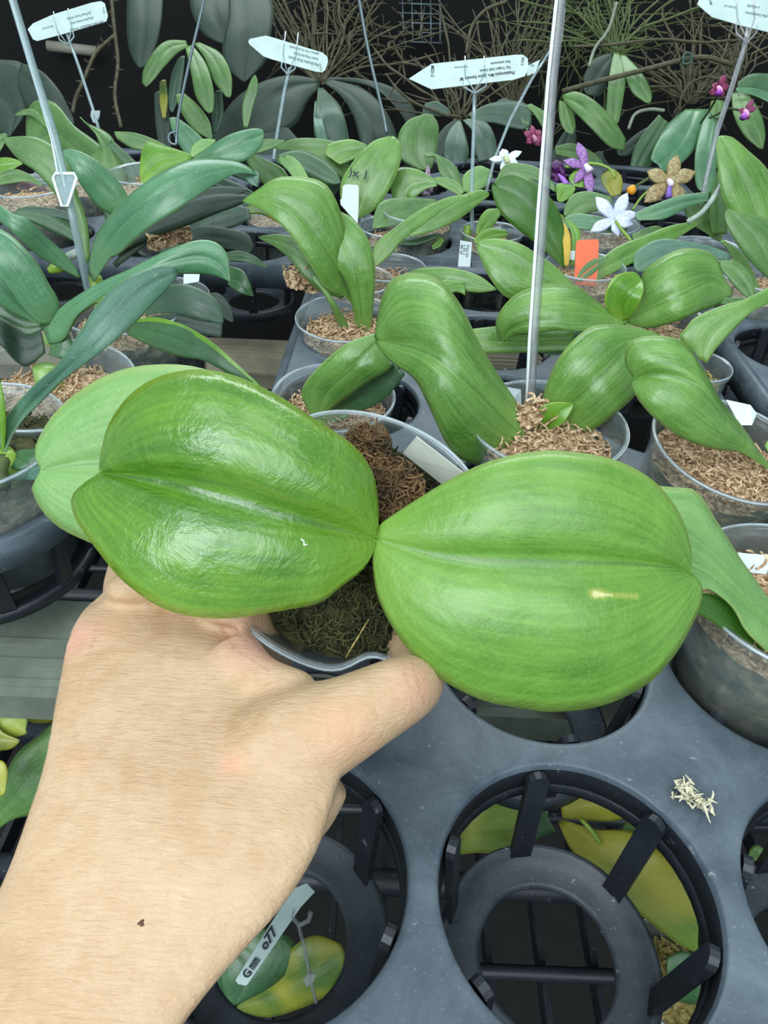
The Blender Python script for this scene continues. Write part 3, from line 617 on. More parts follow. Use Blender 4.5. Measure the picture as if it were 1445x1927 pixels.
# --- dark plant at middle left with the low rounded leaves
t = plant('dark green orchid with low rounded leaves beside the dark gap left of centre', (300, 560), .56, .038, .07, nm=120)
stub(t, 270, 545, .55, .006, .03, 'deep')
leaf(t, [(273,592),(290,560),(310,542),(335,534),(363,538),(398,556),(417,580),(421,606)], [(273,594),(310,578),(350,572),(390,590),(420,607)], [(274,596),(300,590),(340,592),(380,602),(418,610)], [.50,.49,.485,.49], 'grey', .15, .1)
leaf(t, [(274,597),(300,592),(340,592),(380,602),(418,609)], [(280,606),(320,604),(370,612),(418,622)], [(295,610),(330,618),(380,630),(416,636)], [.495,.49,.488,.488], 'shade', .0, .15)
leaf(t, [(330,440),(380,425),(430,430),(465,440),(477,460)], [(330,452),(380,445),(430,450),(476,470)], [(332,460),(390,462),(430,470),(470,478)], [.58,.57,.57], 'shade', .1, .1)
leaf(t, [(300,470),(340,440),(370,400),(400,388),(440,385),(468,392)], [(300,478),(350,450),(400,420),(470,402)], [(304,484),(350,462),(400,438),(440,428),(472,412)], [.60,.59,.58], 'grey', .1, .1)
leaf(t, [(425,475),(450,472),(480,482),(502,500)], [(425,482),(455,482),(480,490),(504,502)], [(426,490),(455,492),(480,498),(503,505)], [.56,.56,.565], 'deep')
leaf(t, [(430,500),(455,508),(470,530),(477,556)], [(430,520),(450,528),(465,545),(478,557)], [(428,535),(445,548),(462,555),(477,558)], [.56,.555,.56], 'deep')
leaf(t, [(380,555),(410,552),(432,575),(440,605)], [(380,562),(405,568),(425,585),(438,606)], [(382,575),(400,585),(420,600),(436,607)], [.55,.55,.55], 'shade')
for x, y, q in [(295,462,.53),(345,447,.55),(320,455,.54)]:
    moss(t, P(x, y, q), (0, -.3, 1), .007, 26, 'mossl', name='moss_tuft', length=.010, sr=.0009)
# --- far left back plants
t = plant('mid green orchid at the left edge with wavy leaves behind the rod', (130, 330), .80, .040, .07, nm=60)
leaf(t, [(52,300),(48,240),(52,208),(69,188),(104,194),(138,235),(175,262),(220,300),(244,332)], [(60,300),(75,260),(110,250),(150,285),(200,320),(244,338)], [(90,310),(105,290),(120,290),(150,320),(190,350),(240,345)], [.82,.80,.78,.77], 'mid', .1, .1)
leaf(t, [(160,300),(175,290),(187,274),(172,240),(150,222)], [(205,340),(205,300),(190,262),(150,220)], [(240,370),(235,320),(215,265),(195,245),(165,232),(152,220)], [.76,.76,.77], 'mid', .1, .2)
leaf(t, [(215,247),(255,250),(290,262),(310,272)], [(215,252),(250,260),(285,270),(312,276)], [(220,262),(250,280),(280,285),(312,280)], [.78], 'mid', .1, .1)
sleaf(t, [(90,240,.80),(60,212,.80),(28,216,.80)], 7, 'mid')
leaf(t, [(244,380),(240,330),(225,300),(200,270)], [(262,390),(258,340),(240,300),(205,268)], [(275,395),(278,350),(260,310),(210,262)], [.75], 'deep')
t = plant('bright green orchid showing at the left edge beside a magenta bloom', (20, 350), .70, .038, .07, nm=60)
leaf(t, [(-20,300),(10,296),(30,300),(42,306)], [(-20,315),(10,312),(42,308)], [(-20,335),(10,325),(40,310)], [.70], 'bright')
leaf(t, [(-20,335),(20,318),(50,325),(80,345)], [(-20,342),(20,328),(50,332),(80,348)], [(-20,352),(20,345),(50,342),(78,350)], [.69], 'mid')
leaf(t, [(-20,260),(0,252),(10,250)], [(-20,275),(0,262),(12,252)], [(-20,295),(0,285),(14,256)], [.72], 'mid')
b = B().tube([P(35, 352, .72), P(60, 350, .72), P(85, 358, .72)], [.006, .01, .005], 10, flat=.5, sub=8); b.build('petal', simple('magenta_dark', (.16, .01, .05), .5), t)
t = plant('glossy light green orchid behind the big folded jade leaf', (330, 330), .70, .038, .07, nm=60)
leaf(t, [(263,330),(263,308),(267,285),(277,266),(305,272),(345,285),(363,292)], [(266,345),(280,320),(310,300),(363,294)], [(267,347),(285,340),(310,325),(363,298)], [.66,.67,.68], 'bright', .1, .1)
leaf(t, [(363,298),(398,273),(432,253),(471,242),(492,243),(497,250)], [(366,302),(420,282),(470,262),(498,252)], [(390,308),(440,308),(470,298),(491,277),(498,256)], [.66,.65,.65,.66], 'jade', .1, .15)
leaf(t, [(358,292),(362,275),(380,262),(405,262)], [(360,294),(372,278),(405,264)], [(362,296),(385,282),(406,266)], [.67], 'pale')
sleaf(t, [(350,300,.68),(400,310,.68),(440,318,.68),(488,345,.69)], 14, 'grey')
sleaf(t, [(445,400,.66),(500,395,.66),(560,430,.67),(575,445,.67)], 12, 'olive')
sleaf(t, [(380,330,.70),(430,350,.70),(485,372,.70)], 12, 'grey')
# --- centre plant (tall, two leaves)
t = plant('tall bright orchid with a brown leaf tip, in the clear pot above the gap', (648, 600), .535, .0375, .068, nm=420, tilt=(0, -.04))
stub(t, 680, 640, .55, .005, .025, 'fresh')
leaf(t, [(672,640),(665,590),(655,562),(616,545),(585,500),(552,450),(525,420),(490,393),(458,381)], [(676,640),(668,580),(640,520),(600,455),(560,400),(510,372),(457,379)], [(682,640),(676,590),(664,545),(645,495),(650,440),(640,395),(618,352),(590,336),(554,332),(519,335),(485,356),(457,376)],
     [.55,.535,.51,.495,.49,.50], 'fresh', .1, .2, .06, .06, 34, 7)
leaf(t, [(678,640),(668,590),(650,530),(618,490),(602,450),(601,430),(608,412),(616,396)], [(684,640),(680,590),(672,530),(655,470),(638,430),(624,396)], [(692,640),(700,600),(706,520),(702,478),(690,445),(662,410),(640,398),(628,394)], [.55,.53,.515,.51,.515], 'fresh', .15, .15, .08, .05, 30, 6)
B().tube([P(598, 437, .508), P(606, 422, .507), P(612, 405, .508), P(618, 396, .509)], [.0015, .0022, .0035, .0018], 8, flat=.5, sub=12).build('dry_tip', simple('dry_leaf', (.16, .085, .05), .8, 400, .5), t)
leaf(t, [(485,445),(519,440),(547,444),(580,450),(610,480),(650,555)], [(487,447),(520,452),(560,468),(600,510),(645,560)], [(487,449),(519,466),(547,490),(571,521),(605,549),(642,562)], [.56,.55,.55,.56], 'mid', .1, .1)
b = B().tube([P(590, 524, .52), P(605, 540, .52), P(625, 570, .525), P(640, 600, .54), P(656, 632, .55)], [.0022, .002, .0023, .0036, .003], 10, sub=20); b.build('flower_spike', MAT['mid'], t)
t = plant('orchid close behind the brown-tipped one, straw moss spilling over its pot rim', (622, 553), .585, .034, .07, nm=140, mossm='mossl')
for x, y, q in [(575,512,.56),(560,532,.56),(600,535,.565),(555,520,.56),(580,520,.56),(590,540,.565)]: moss(t, P(x, y, q), (0, -.3, 1), .009, 26, 'mossl', name='moss_tuft', length=.014, sr=.0008)
leaf(t, [(700,495),(706,460),(740,430),(790,395),(840,372),(880,365)], [(702,500),(720,468),(760,430),(810,395),(885,368)], [(704,505),(735,480),(755,455),(800,420),(850,385),(886,371)], [.60,.60,.61,.62], 'fresh', .1, .1)
# --- plant with the small left leaf and dark underside, pot in front of centre
t = plant('low orchid just behind the held pot, one leaf folded to the left', (628, 762), .435, .0385, .068, nm=520, tilt=(0, -.05))
stub(t, 600, 790, .45, .007, .02, 'bright')
leaf(t, [(590,790),(568,748),(574,720),(600,690),(630,662),(665,640),(708,626)], [(595,788),(615,735),(650,702),(680,675),(714,640)], [(600,786),(640,757),(690,722),(735,693),(728,670),(718,640)], [.44,.42,.405,.405], 'fresh', .1, .15, .08, .05)
leaf(t, [(612,775),(640,735),(690,712),(730,690),(742,680)], [(625,778),(670,750),(720,725),(752,695)], [(640,780),(690,770),(730,745),(762,705)], [.45,.435,.42,.41], 'deep', 0, 0)
leaf(t, [(575,790),(600,770),(640,760)], [(590,795),(620,785),(650,775)], [(600,800),(630,795),(655,785)], [.45], 'bright')
# --- plant whose big leaf folds over to the left
t = plant('bright orchid with a very long folded leaf, in the pot where the thick rod stands', (1056, 800), .385, .0395, .068, nm=420, tilt=(0, -.04))
stub(t, 1018, 835, .39, .006, .02, 'bright')
leaf(t, [(1018,862),(950,875),(880,870),(842,838),(805,762),(780,715),(735,680),(706,646)], [(1020,845),(960,800),(900,740),(845,690),(800,662),(750,648),(707,640)], [(1022,826),(990,785),(965,745),(935,700),(900,640),(865,570),(825,525),(775,513),(735,528),(715,570),(704,634)],
     [.385,.365,.345,.335,.345,.365], 'fresh', .35, .35, .12, .03, 44, 9, label='long folded leaf')
leaf(t, [(1024,818),(1013,795),(1014,775),(1020,752),(1030,718),(1049,677),(1073,646),(1101,621),(1125,611),(1166,611),(1208,618),(1241,628)], [(1031,816),(1060,775),(1083,750),(1139,698),(1180,658),(1241,630)], [(1040,818),(1083,819),(1118,808),(1160,777),(1194,746),(1222,705),(1242,665),(1243,634)],
     [.392,.375,.365,.37,.385], 'fresh', .2, .2, .1, .04, 34, 7)
leaf(t, [(1015,815),(1001,798),(1008,777),(1024,762),(1049,757),(1077,760)], [(1018,816),(1035,795),(1055,775),(1078,761)], [(1022,816),(1040,811),(1062,793),(1076,770),(1078,762)], [.382,.372,.368], 'bright', -.2, -.2, .05, .15, label='new small leaf')
for x, y in [(990,790),(1000,778)]: moss(t, P(x, y, .375), (0, -.2, 1), .007, 22, 'mossl', name='moss_tuft', length=.014, sr=.0007)
b = B().prism([(938, 725), (980, 733), (981, 775), (960, 760)], [.415, .418, .41, .405], .0004); b.build('pot_label', MAT['tagw'], t, False)
# --- plants right of the rod
t = plant('orchid with a new upright leaf and a broad leaf reaching right, behind the rod-side pot', (1235, 600), .50, .036, .07, nm=160)
stub(t, 1175, 607, .49, .006, .03, 'fresh')
leaf(t, [(1178,604),(1153,587),(1118,563),(1090,540),(1049,533),(1014,537),(987,546),(966,557),(949,574),(937,592),(932,612),(937,632),(946,644)], [(1180,607),(1094,612),(1018,608),(965,618),(947,643)], [(1178,611),(1150,618),(1097,624),(1049,622),(999,629),(965,632),(949,644)], [.48,.46,.45,.455,.47], 'fresh', .3, .25, .14, .05, 32, 7)
leaf(t, [(1170,604),(1150,590),(1139,570),(1142,545),(1153,525),(1170,514),(1194,512),(1207,524)], [(1174,603),(1172,575),(1187,548),(1208,526)], [(1178,602),(1190,592),(1202,570),(1211,545),(1209,528)], [.478,.468,.462,.468], 'bright', -.25, -.25, .02, .2, 24, 6, label='new small upright leaf')
leaf(t, [(1178,600),(1205,545),(1208,515),(1232,493),(1267,473),(1298,467),(1333,474),(1353,493),(1362,521),(1378,547)], [(1180,605),(1230,578),(1290,550),(1340,530),(1379,550)], [(1182,610),(1222,618),(1274,605),(1315,588),(1355,572),(1380,553)], [.49,.475,.465,.475,.49], 'fresh', .2, .25, .12, .05, 30, 7)
leaf(t, [(1192,502),(1194,478),(1222,456),(1250,449),(1284,453),(1333,462),(1375,478)], [(1196,508),(1230,485),(1290,470),(1376,482)], [(1202,513),(1240,505),(1300,490),(1374,490)], [.52,.52,.52], 'dust', .1, .1)
leaf(t, [(1355,490),(1385,492),(1412,515),(1422,552)], [(1355,498),(1380,510),(1405,535),(1416,560)], [(1360,510),(1380,535),(1400,555),(1410,562)], [.51], 'mid')
leaf(t, [(1322,558),(1370,560),(1400,560)], [(1322,562),(1370,566),(1405,564)], [(1323,566),(1370,573),(1405,568)], [.485], 'mid')
leaf(t, [(1085,542),(1049,504),(1014,480),(980,459),(945,449),(915,450),(896,458)], [(1080,560),(1030,530),(980,495),(940,475),(897,461)], [(1060,572),(1000,570),(952,559),(922,524),(905,490),(896,465)], [.51,.50,.495,.50], 'fresh', .15, .1)
leaf(t, [(868,622),(904,617),(940,614),(1000,618),(1080,615)], [(868,638),(930,640),(1000,642),(1080,640)], [(870,655),(891,664),(945,665),(1000,663),(1080,660)], [.49,.49,.495], 'fresh', .1, .1)
leaf(t, [(1000,630),(1060,625),(1110,620)], [(1000,645),(1060,645),(1110,635)], [(1000,662),(1050,668),(1105,655)], [.492,.50,.505], 'deep', 0, 0)
b = B().tube([P(1205, 524, .47), P(1207, 522, .47)], .0004, 5)
t = plant('orchid with a curled-edge leaf lying flat behind the long folded leaf', (735, 505), .66, .033, .07, nm=180, potmat='potd')
leaf(t, [(740,530),(772,511),(796,504),(848,504),(900,518),(933,542)], [(740,540),(790,528),(850,525),(934,544)], [(745,548),(790,545),(824,552),(876,549),(905,551),(934,546)], [.62,.60,.59,.59], 'fresh', .1, .1)
leaf(t, [(822,548),(835,528),(855,528),(874,530)], [(826,552),(845,540),(874,534)], [(835,553),(860,550),(876,556)], [.585], 'bright', label='curled leaf edge')
# --- right edge plant with the big leaf crossing down
t = plant('broad-leaved orchid at the right edge, one leaf crossing down over a large clear pot', (1375, 845), .365, .0400, .08, nm=520, tilt=(.10, -.12), potmat='potd')
leaf(t, [(1452,872),(1436,860),(1415,828),(1390,793),(1363,761),(1344,730),(1324,695),(1311,676),(1297,653),(1274,637),(1249,632),(1218,632),(1191,639),(1178,653),(1175,676),(1181,697),(1193,711)],
     [(1454,878),(1369,790),(1332,745),(1301,722),(1261,709),(1224,707),(1193,713)], [(1452,888),(1394,852),(1363,849),(1321,840),(1286,826),(1253,805),(1228,784),(1207,761),(1193,739),(1187,722),(1192,715)],
     [.37,.352,.335,.325,.325,.335], 'fresh', .2, .2, .14, .05, 38, 8)
b = B().prism([(1366, 752), (1412, 762), (1424, 778), (1415, 800), (1392, 800)], [.385, .382, .38, .37, .372], .0004); b.build('pot_label', MAT['tagw'], t, False)
leaf(t, [(1452,820),(1440,838),(1448,855)], [(1456,820),(1452,840),(1456,858)], [(1462,820),(1466,840),(1462,858)], [.35], 'bright')
t = plant('orchid in the small clear pot with a slanting leaf at the right edge', (1322, 690), .47, .0225, .06, nm=90, mossm='mossy')
leaf(t, [(1316,678),(1303,660),(1277,636),(1290,618),(1303,601),(1328,587),(1367,572),(1402,562),(1450,538),(1500,510)], [(1322,678),(1340,630),(1380,595),(1450,556),(1500,530)], [(1330,684),(1345,660),(1365,637),(1390,610),(1415,587),(1450,570),(1500,548)], [.455,.45,.45,.46], 'fresh', .1, .1)
# --- front right pot, cut by the frame
t = plant('big clear pot of moss and roots at the right edge under the held leaf', (1470, 1120), .275, .0405, .075, nm=420, potmat='potd')
b = B().prism([(1388, 1040), (1450, 1045), (1450, 1082), (1395, 1075)], [.302, .30, .298, .30], .0004); b.build('pot_label', MAT['tagw'], t, False)
B().tube([P(1400, 1235, .272), P(1415, 1255, .268), P(1430, 1262, .266), P(1440, 1290, .267)], .0022, 8, sub=14).build('root', MAT['rootw'], t)
# --- upright leaves at the right edge
t = plant('orchid with tall upright leaves at the top right edge', (1440, 520), .60, .038, .07, nm=100)
leaf(t, [(1440,480),(1395,430),(1362,380),(1352,329),(1347,277),(1352,257)], [(1450,480),(1420,400),(1385,310),(1354,256)], [(1475,480),(1470,380),(1445,320),(1409,284),(1378,258),(1356,255)], [.60,.59,.58,.58], 'fresh', .1, .1)
leaf(t, [(1450,530),(1412,493),(1388,462),(1369,428),(1363,405),(1367,393)], [(1460,530),(1425,460),(1395,420),(1368,394)], [(1475,520),(1470,440),(1440,410),(1400,401),(1370,393)], [.57,.56,.555,.555], 'mid', .1, .1)
leaf(t, [(1400,540),(1385,500),(1370,470),(1355,455)], [(1420,555),(1405,520),(1390,480),(1358,452)], [(1440,560),(1425,530),(1400,480),(1360,450)], [.60], 'fresh')
t = plant('orchid with narrow dark leaves behind the tan flower', (1330, 470), .66, .035, .07, nm=80)
leaf(t, [(1330,440),(1300,420),(1285,390),(1280,370)], [(1345,450),(1330,410),(1300,378),(1282,366)], [(1360,455),(1355,410),(1330,385),(1285,364)], [.66], 'mid')
leaf(t, [(1340,440),(1335,400),(1338,360),(1348,325)], [(1352,440),(1352,400),(1350,350),(1350,322)], [(1368,440),(1372,390),(1362,350),(1352,322)], [.65], 'forest')
leaf(t, [(1196,400),(1230,385),(1280,368),(1330,362),(1334,372)], [(1196,408),(1240,395),(1290,380),(1334,374)], [(1200,415),(1250,412),(1290,392),(1334,378)], [.64], 'jade')
leaf(t, [(1110,505),(1160,465),(1210,445),(1260,425),(1315,415)], [(1115,515),(1170,485),(1230,455),(1316,418)], [(1120,530),(1180,500),(1240,470),(1280,445),(1317,421)], [.62,.63,.64], 'fresh')
leaf(t, [(1082,528),(1095,505),(1115,488),(1143,482)], [(1085,530),(1105,510),(1144,484)], [(1095,530),(1120,512),(1145,486)], [.60], 'mid')
# --- plant with the written leaf
t = plant('orchid with marks written on its upright oval leaf, behind the blank white label', (680, 425), .74, .036, .07, nm=60)
wl = leaf(t, [(660,412),(642,380),(641,346),(654,318),(678,287),(705,264),(738,255)], [(668,412),(680,370),(700,320),(738,256)], [(675,412),(706,394),(737,349),(754,304),(755,272),(741,256)], [.73,.72,.715,.72], 'fresh', .08, .08, .06)
text(wl, ')x 1', 655, 330, .712, 17, -12, 'ink', 'lettering', .001)
leaf(t, [(655,300),(640,270),(590,260),(550,262),(515,278)], [(660,325),(640,290),(590,275),(517,279)], [(665,340),(630,330),(600,310),(560,285),(518,281)], [.77,.76,.76,.77], 'mid')
leaf(t, [(610,290),(620,270),(660,262),(690,272)], [(625,300),(650,285),(690,278)], [(640,310),(665,300),(695,285)], [.75], 'fresh')
leaf(t, [(620,382),(650,330),(620,300)], [(600,360),(610,330),(625,300)], [(580,345),(600,320),(628,298)], [.80], 'grey')
# --- small crowded plants across the middle back
t = plant('light green orchid with a round-tipped upright leaf left of the white label', (560, 390), .72, .036, .07, nm=50)
leaf(t, [(560,345),(540,320),(525,305),(527,296),(540,292)], [(572,348),(558,322),(540,300),(532,294)], [(585,345),(572,318),(555,298),(540,292)], [.70], 'pale')
leaf(t, [(500,350),(480,330),(465,305),(470,292),(480,290)], [(520,345),(505,320),(480,298),(472,290)], [(545,335),(530,315),(500,300),(475,289)], [.71], 'forest')
leaf(t, [(480,275),(500,262),(530,263)], [(478,282),(505,270),(535,264)], [(478,290),(510,280),(536,266)], [.73], 'mid')
sleaf(t, [(520,300,.74),(560,300,.74),(600,320,.74),(640,345,.74)], 22, 'deep')
t = plant('orchid with a dark round leaf standing upright behind the flowers', (790, 400), .74, .036, .07, nm=50)
leaf(t, [(790,320),(755,300),(748,270),(753,245),(770,225),(795,215)], [(800,320),(785,290),(785,250),(805,214)], [(812,318),(820,295),(824,260),(825,235),(815,218),(806,214)], [.78,.775,.775], 'mid')
leaf(t, [(770,400),(738,370),(740,330),(755,315),(790,320),(820,340)], [(780,395),(765,360),(790,345),(822,345)], [(790,395),(775,385),(795,360),(822,350)], [.75,.74,.735], 'fresh')
leaf(t, [(865,368),(840,355),(820,345),(806,342)], [(870,365),(850,348),(825,338),(808,338)], [(875,360),(860,342),(830,333),(810,336)], [.74], 'fresh')
leaf(t, [(865,362),(830,330),(822,305),(818,292),(800,296),(798,288)], [(867,362),(845,325),(828,298),(806,288)], [(872,358),(862,320),(845,303),(825,292),(810,286)], [.76,.755,.76], 'mid')
leaf(t, [(700,430),(705,400),(720,378),(760,372),(820,375)], [(705,430),(735,405),(770,390),(822,378)], [(712,428),(745,425),(780,410),(822,382)], [.70,.71,.72], 'mid')
leaf(t, [(748,445),(760,430),(800,405),(850,375),(900,357),(920,362)], [(750,446),(790,430),(850,400),(921,365)], [(752,448),(800,440),(860,415),(900,385),(921,368)], [.68,.675,.68,.69], 'fresh', .1, .1)
sleaf(t, [(740,455,.69),(780,455,.69),(830,440,.69)], 8, 'deep')
t = plant('orchid in the clear pot with a printed label, under the large arrow tag', (872, 435), .70, .030, .075, nm=120)
stub(t, 880, 425, .70, .004, .02)
leaf(t, [(895,440),(900,415),(915,395),(935,392)], [(898,442),(915,420),(940,394)], [(902,444),(925,428),(942,405)], [.68], 'bright')
leaf(t, [(890,450),(920,430),(950,432)], [(892,454),(925,442),(955,438)], [(895,458),(930,450),(956,444)], [.67], 'bright')
leaf(t, [(870,360),(872,330),(900,312),(925,320)], [(880,362),(895,340),(926,325)], [(890,362),(915,350),(928,332)], [.76], 'pale')
leaf(t, [(830,445),(820,452),(812,462)], [(832,448),(824,458),(813,466)], [(836,452),(828,464),(815,470)], [.70], 'bright')
lb = B().prism([(866, 452), (888, 456), (884, 510), (861, 507)], .672, .0004).build('pot_label', MAT['tagw'], t, False)
for k in range(3): text(lb, ['Dtps Fal', 'x Sib 2', 'MS 20'][k], 879-6*k, 460, .672, 5, -97, 'inkg')
t = plant('glossy orchid with a dark broad upright leaf left of the thick rod, one leaf yellowed', (1060, 500), .62, .034, .07, nm=100)
leaf(t, [(1062,505),(1010,460),(960,420),(935,390),(925,355),(928,345)], [(1064,500),(1030,440),(985,380),(930,350)], [(1066,490),(1062,430),(1045,385),(1010,345),(970,324),(945,328),(932,345)], [.63,.62,.61,.615], 'forest', .1, .1, .08)
leaf(t, [(1062,500),(1058,450),(1045,410),(1038,395)], [(1066,500),(1066,460),(1055,425),(1040,395)], [(1070,500),(1074,460),(1068,430),(1042,398)], [.625], simple('yellow_leaf', (.72, .50, .06), .5, 60, .3))
leaf(t, [(1072,500),(1075,440),(1060,410),(1046,400)], [(1078,500),(1084,450),(1072,420),(1048,402)], [(1082,495),(1092,450),(1085,425),(1052,404)], [.635], 'bright')
leaf(t, [(930,345),(950,310),(985,308),(1020,320),(1045,350)], [(935,350),(960,325),(1000,325),(1045,355)], [(940,355),(965,335),(1010,340),(1045,362)], [.68], 'mid')
t = plant('orchid with small light leaves under the purple striped flower', (1110, 420), .68, .034, .07, nm=80)
leaf(t, [(1060,405),(1064,385),(1080,365),(1110,360),(1150,370)], [(1068,408),(1085,390),(1110,378),(1152,375)], [(1080,408),(1110,400),(1130,395),(1152,382)], [.67], 'mid')
leaf(t, [(1055,412),(1085,402),(1130,408),(1180,425)], [(1058,420),(1100,418),(1140,425),(1182,430)], [(1062,430),(1100,432),(1140,438),(1180,435)], [.66], 'jade')
leaf(t, [(1048,375),(1046,350),(1060,345),(1080,350)], [(1052,380),(1062,362),(1082,352)], [(1060,380),(1075,370),(1083,356)], [.69], 'bright')
leaf(t, [(1150,370),(1130,335),(1150,318),(1165,325)], [(1158,368),(1150,345),(1167,328)], [(1168,365),(1172,345),(1169,330)], [.70], 'olive')
leaf(t, [(1080,350),(1070,335),(1085,320),(1105,330)], [(1090,352),(1090,340),(1106,333)], [(1100,352),(1108,345),(1108,336)], [.70], 'bright')
t = plant('broad mid green orchid behind the orange label, one leaf curling at the right', (1125, 560), .60, .034, .07, nm=120)
leaf(t, [(1190,440),(1230,425),(1250,430)], [(1190,446),(1225,436),(1252,433)], [(1192,452),(1230,448),(1252,437)], [.65], 'mid')
# ------------------------------------------------------------------ plant tags, rods, wires
def vtag(label, outline, d, stem, stem_r=.0014, mat='tag', clip=None, base=None, d2=None, group=None, name='plant_tag', rodmat='rodb'):
    """tag on a clear fork stem: outline pixels at distance d, stem pixel path with distances"""
    pts = [P(*q) for q in stem]
    t = thing(name, label, 'plant tag', pts[-1], group)
    st = B().tube(pts, stem_r, 8, flat=.7).build('stem', MAT[rodmat], t)
    tg = None
    if outline: tg = B().prism(outline, d, .0007).build('tag_plate', MAT[mat], t, False)
    for (x, y, q, s) in (clip or []):   # shield-shaped clip on the stem
        B().prism([(x-s, y-s*.9), (x-s*.8, y-s*1.3), (x+s*.8, y-s*1.3), (x+s, y-s*.9), (x+s*.25, y+s*1.5), (x-s*.25, y+s*1.5)], q-.001, .0016).build('clip', MAT[rodmat], t, False)
        B().tube([P(x-s, y-s*.9, q-.0015), P(x-s*.8, y-s*1.3, q-.0015), P(x+s*.8, y-s*1.3, q-.0015), P(x+s, y-s*.9, q-.0015), P(x+s*.25, y+s*1.5, q-.0015), P(x-s*.25, y+s*1.5, q-.0015), P(x-s, y-s*.9, q-.0015)], s*q/F*.13, 6).build('clip_edge', MAT['edge'], t)
    return t, tg
def fork(t, x, y, d, w_, h, ang=0, mat='rodb'):
    a = math.radians(ang); f = lambda u, v: P(x+u*math.cos(a)+v*math.sin(a), y-v*math.cos(a)+u*math.sin(a), d+.0009)
    b = B().tube([f(-w_, h*2.2), f(-w_, h), f(0, 0), f(w_, h), f(w_, h*2.2)], .0011, 8); b.build('fork', MAT[mat], t)
# large tag upside down
t, tg = vtag('large white upside-down tag with an arrow end and printed lines, on a clear fork stem', [(769,148),(812,120),(969,103),(984,103),(993,110),(994,128),(988,143),(966,150),(812,168)], .72, [(893,172,.722),(891,260,.725),(888,340,.715),(888,432,.70)], .0022)
fork(t, 893, 176, .72, 22, 14); fork(t, 893, 172, .7195, 18, 30)
for s, x, y, h, a in [('Phalaenopsis Mrs. Joyce Stewart \'M\'', 968, 133, 6.3, 187), ('Psy. Yungho Gelb Canary', 960, 124, 4.9, 187), ('Phal. amboinensis', 960, 113, 4.6, 187), ('Ching Hua Orchids', 880, 124, 2.8, 183)]: text(tg, s, x, y, .72, h, a, 'ink', sx=.82)
text(tg, 'MS21-2', 811, 123, .72, 6.2, -90, 'ink', sx=.8); text(tg, 'AS21-2', 982, 107, .72, 5, -96, 'ink', sx=.75)
t, tg = vtag('small white tag half hidden behind the large arrow tag, on a thin slanting stem', [(990,125),(1016,112),(1008,136),(992,143)], .76, [(1034,96,.765),(1000,150,.76),(960,225,.76),(930,300,.755),(915,360,.75)], .0019)
text(tg, 'AS 2', 1006, 122, .76, 5, 155, 'inkg')
t, tg = vtag('white upside-down tag leaning down to the right in front of the brown roots', [(467,78),(470,73),(500,67),(512,70),(607,99),(616,107),(617,116),(612,132),(606,136),(595,135),(510,111),(496,106),(470,84)], .80, [(545,128,.802),(535,170,.802),(520,260,.80),(515,300,.79)], .0021)
fork(t, 541, 140, .80, 13, 12, 6); fork(t, 541, 140, .7995, 12, 36, 6)
for s, x, y, h, a in [('Phal Brother Ernie Fausto', 600, 120, 5.6, 165), ('(queen Ching Hua Sunset', 599, 110, 4.6, 165), ('gigantea x Yen Tai Lien Ambell)', 600, 100, 4.4, 165)]: text(tg, s, x, y, .80, h, a, 'inkg', sx=.72)
text(tg, '5-18-10', 606, 133, .80, 4, 100, 'inkg', sx=.8)
t, tg = vtag('white upside-down tag tilted up to the right, top left behind the long clear rod', [(52,55),(62,44),(100,27),(172,5),(190,2),(197,6),(203,30),(200,40),(140,58),(85,73),(70,77),(62,74)], .84, [(125,60,.842),(150,130,.842),(178,215,.84),(188,250,.83)], .0021)
fork(t, 128, 84, .84, 14, 12, -12); fork(t, 128, 84, .8395, 14, 30, -12)
for s, x, y, h, a in [('Phal Pylo\'s Mandarin Orange', 195, 38, 5.2, 195), ('(King Bee Honey Lime', 175, 31, 4.4, 195), ('Jas Bong Canary Stripe)', 170, 22, 4.4, 195), ('Hay-soh Farm', 100, 47, 3.6, 195)]: text(tg, s, x, y, .84, h, a, 'inkg', sx=.78)
text(tg, 'F 10 P', 192, 14, .84, 4, -80, 'inkg', sx=.8)
B().prism([(171,208),(188,208),(187,218),(181,232),(175,230),(170,218)], .838, .0015).build('clip', MAT['rodb'], t, False)
t, tg = vtag('white and cream tag cut by the top right corner on a bent clear stem', [(1312,8),(1318,-10),(1500,-30),(1500,70),(1445,60),(1395,48),(1340,32)], .66, [(1408,52,.662),(1400,90,.662),(1375,170,.66),(1350,245,.655),(1330,330,.65),(1322,375,.65)], .0026, rodmat='rod')
fork(t, 1406, 80, .66, 19, 18, -4, 'rod'); fork(t, 1406, 76, .6595, 16, 40, -4, 'rod')
for s, x, y, h, a in [('Phal Sweet Memory', 1500, 52, 6, 171), ('(Phal Deventeriana', 1445, 28, 5, 171), ('x violacea)', 1430, 12, 5, 171), ('Orchids Ltd', 1385, 12, 4, 172)]: text(tg, s, x, y, .66, h, a, 'inkg', sx=.8)
text(tg, 'R-04', 1334, -2, .66, 5, -80, 'ink', sx=.8)
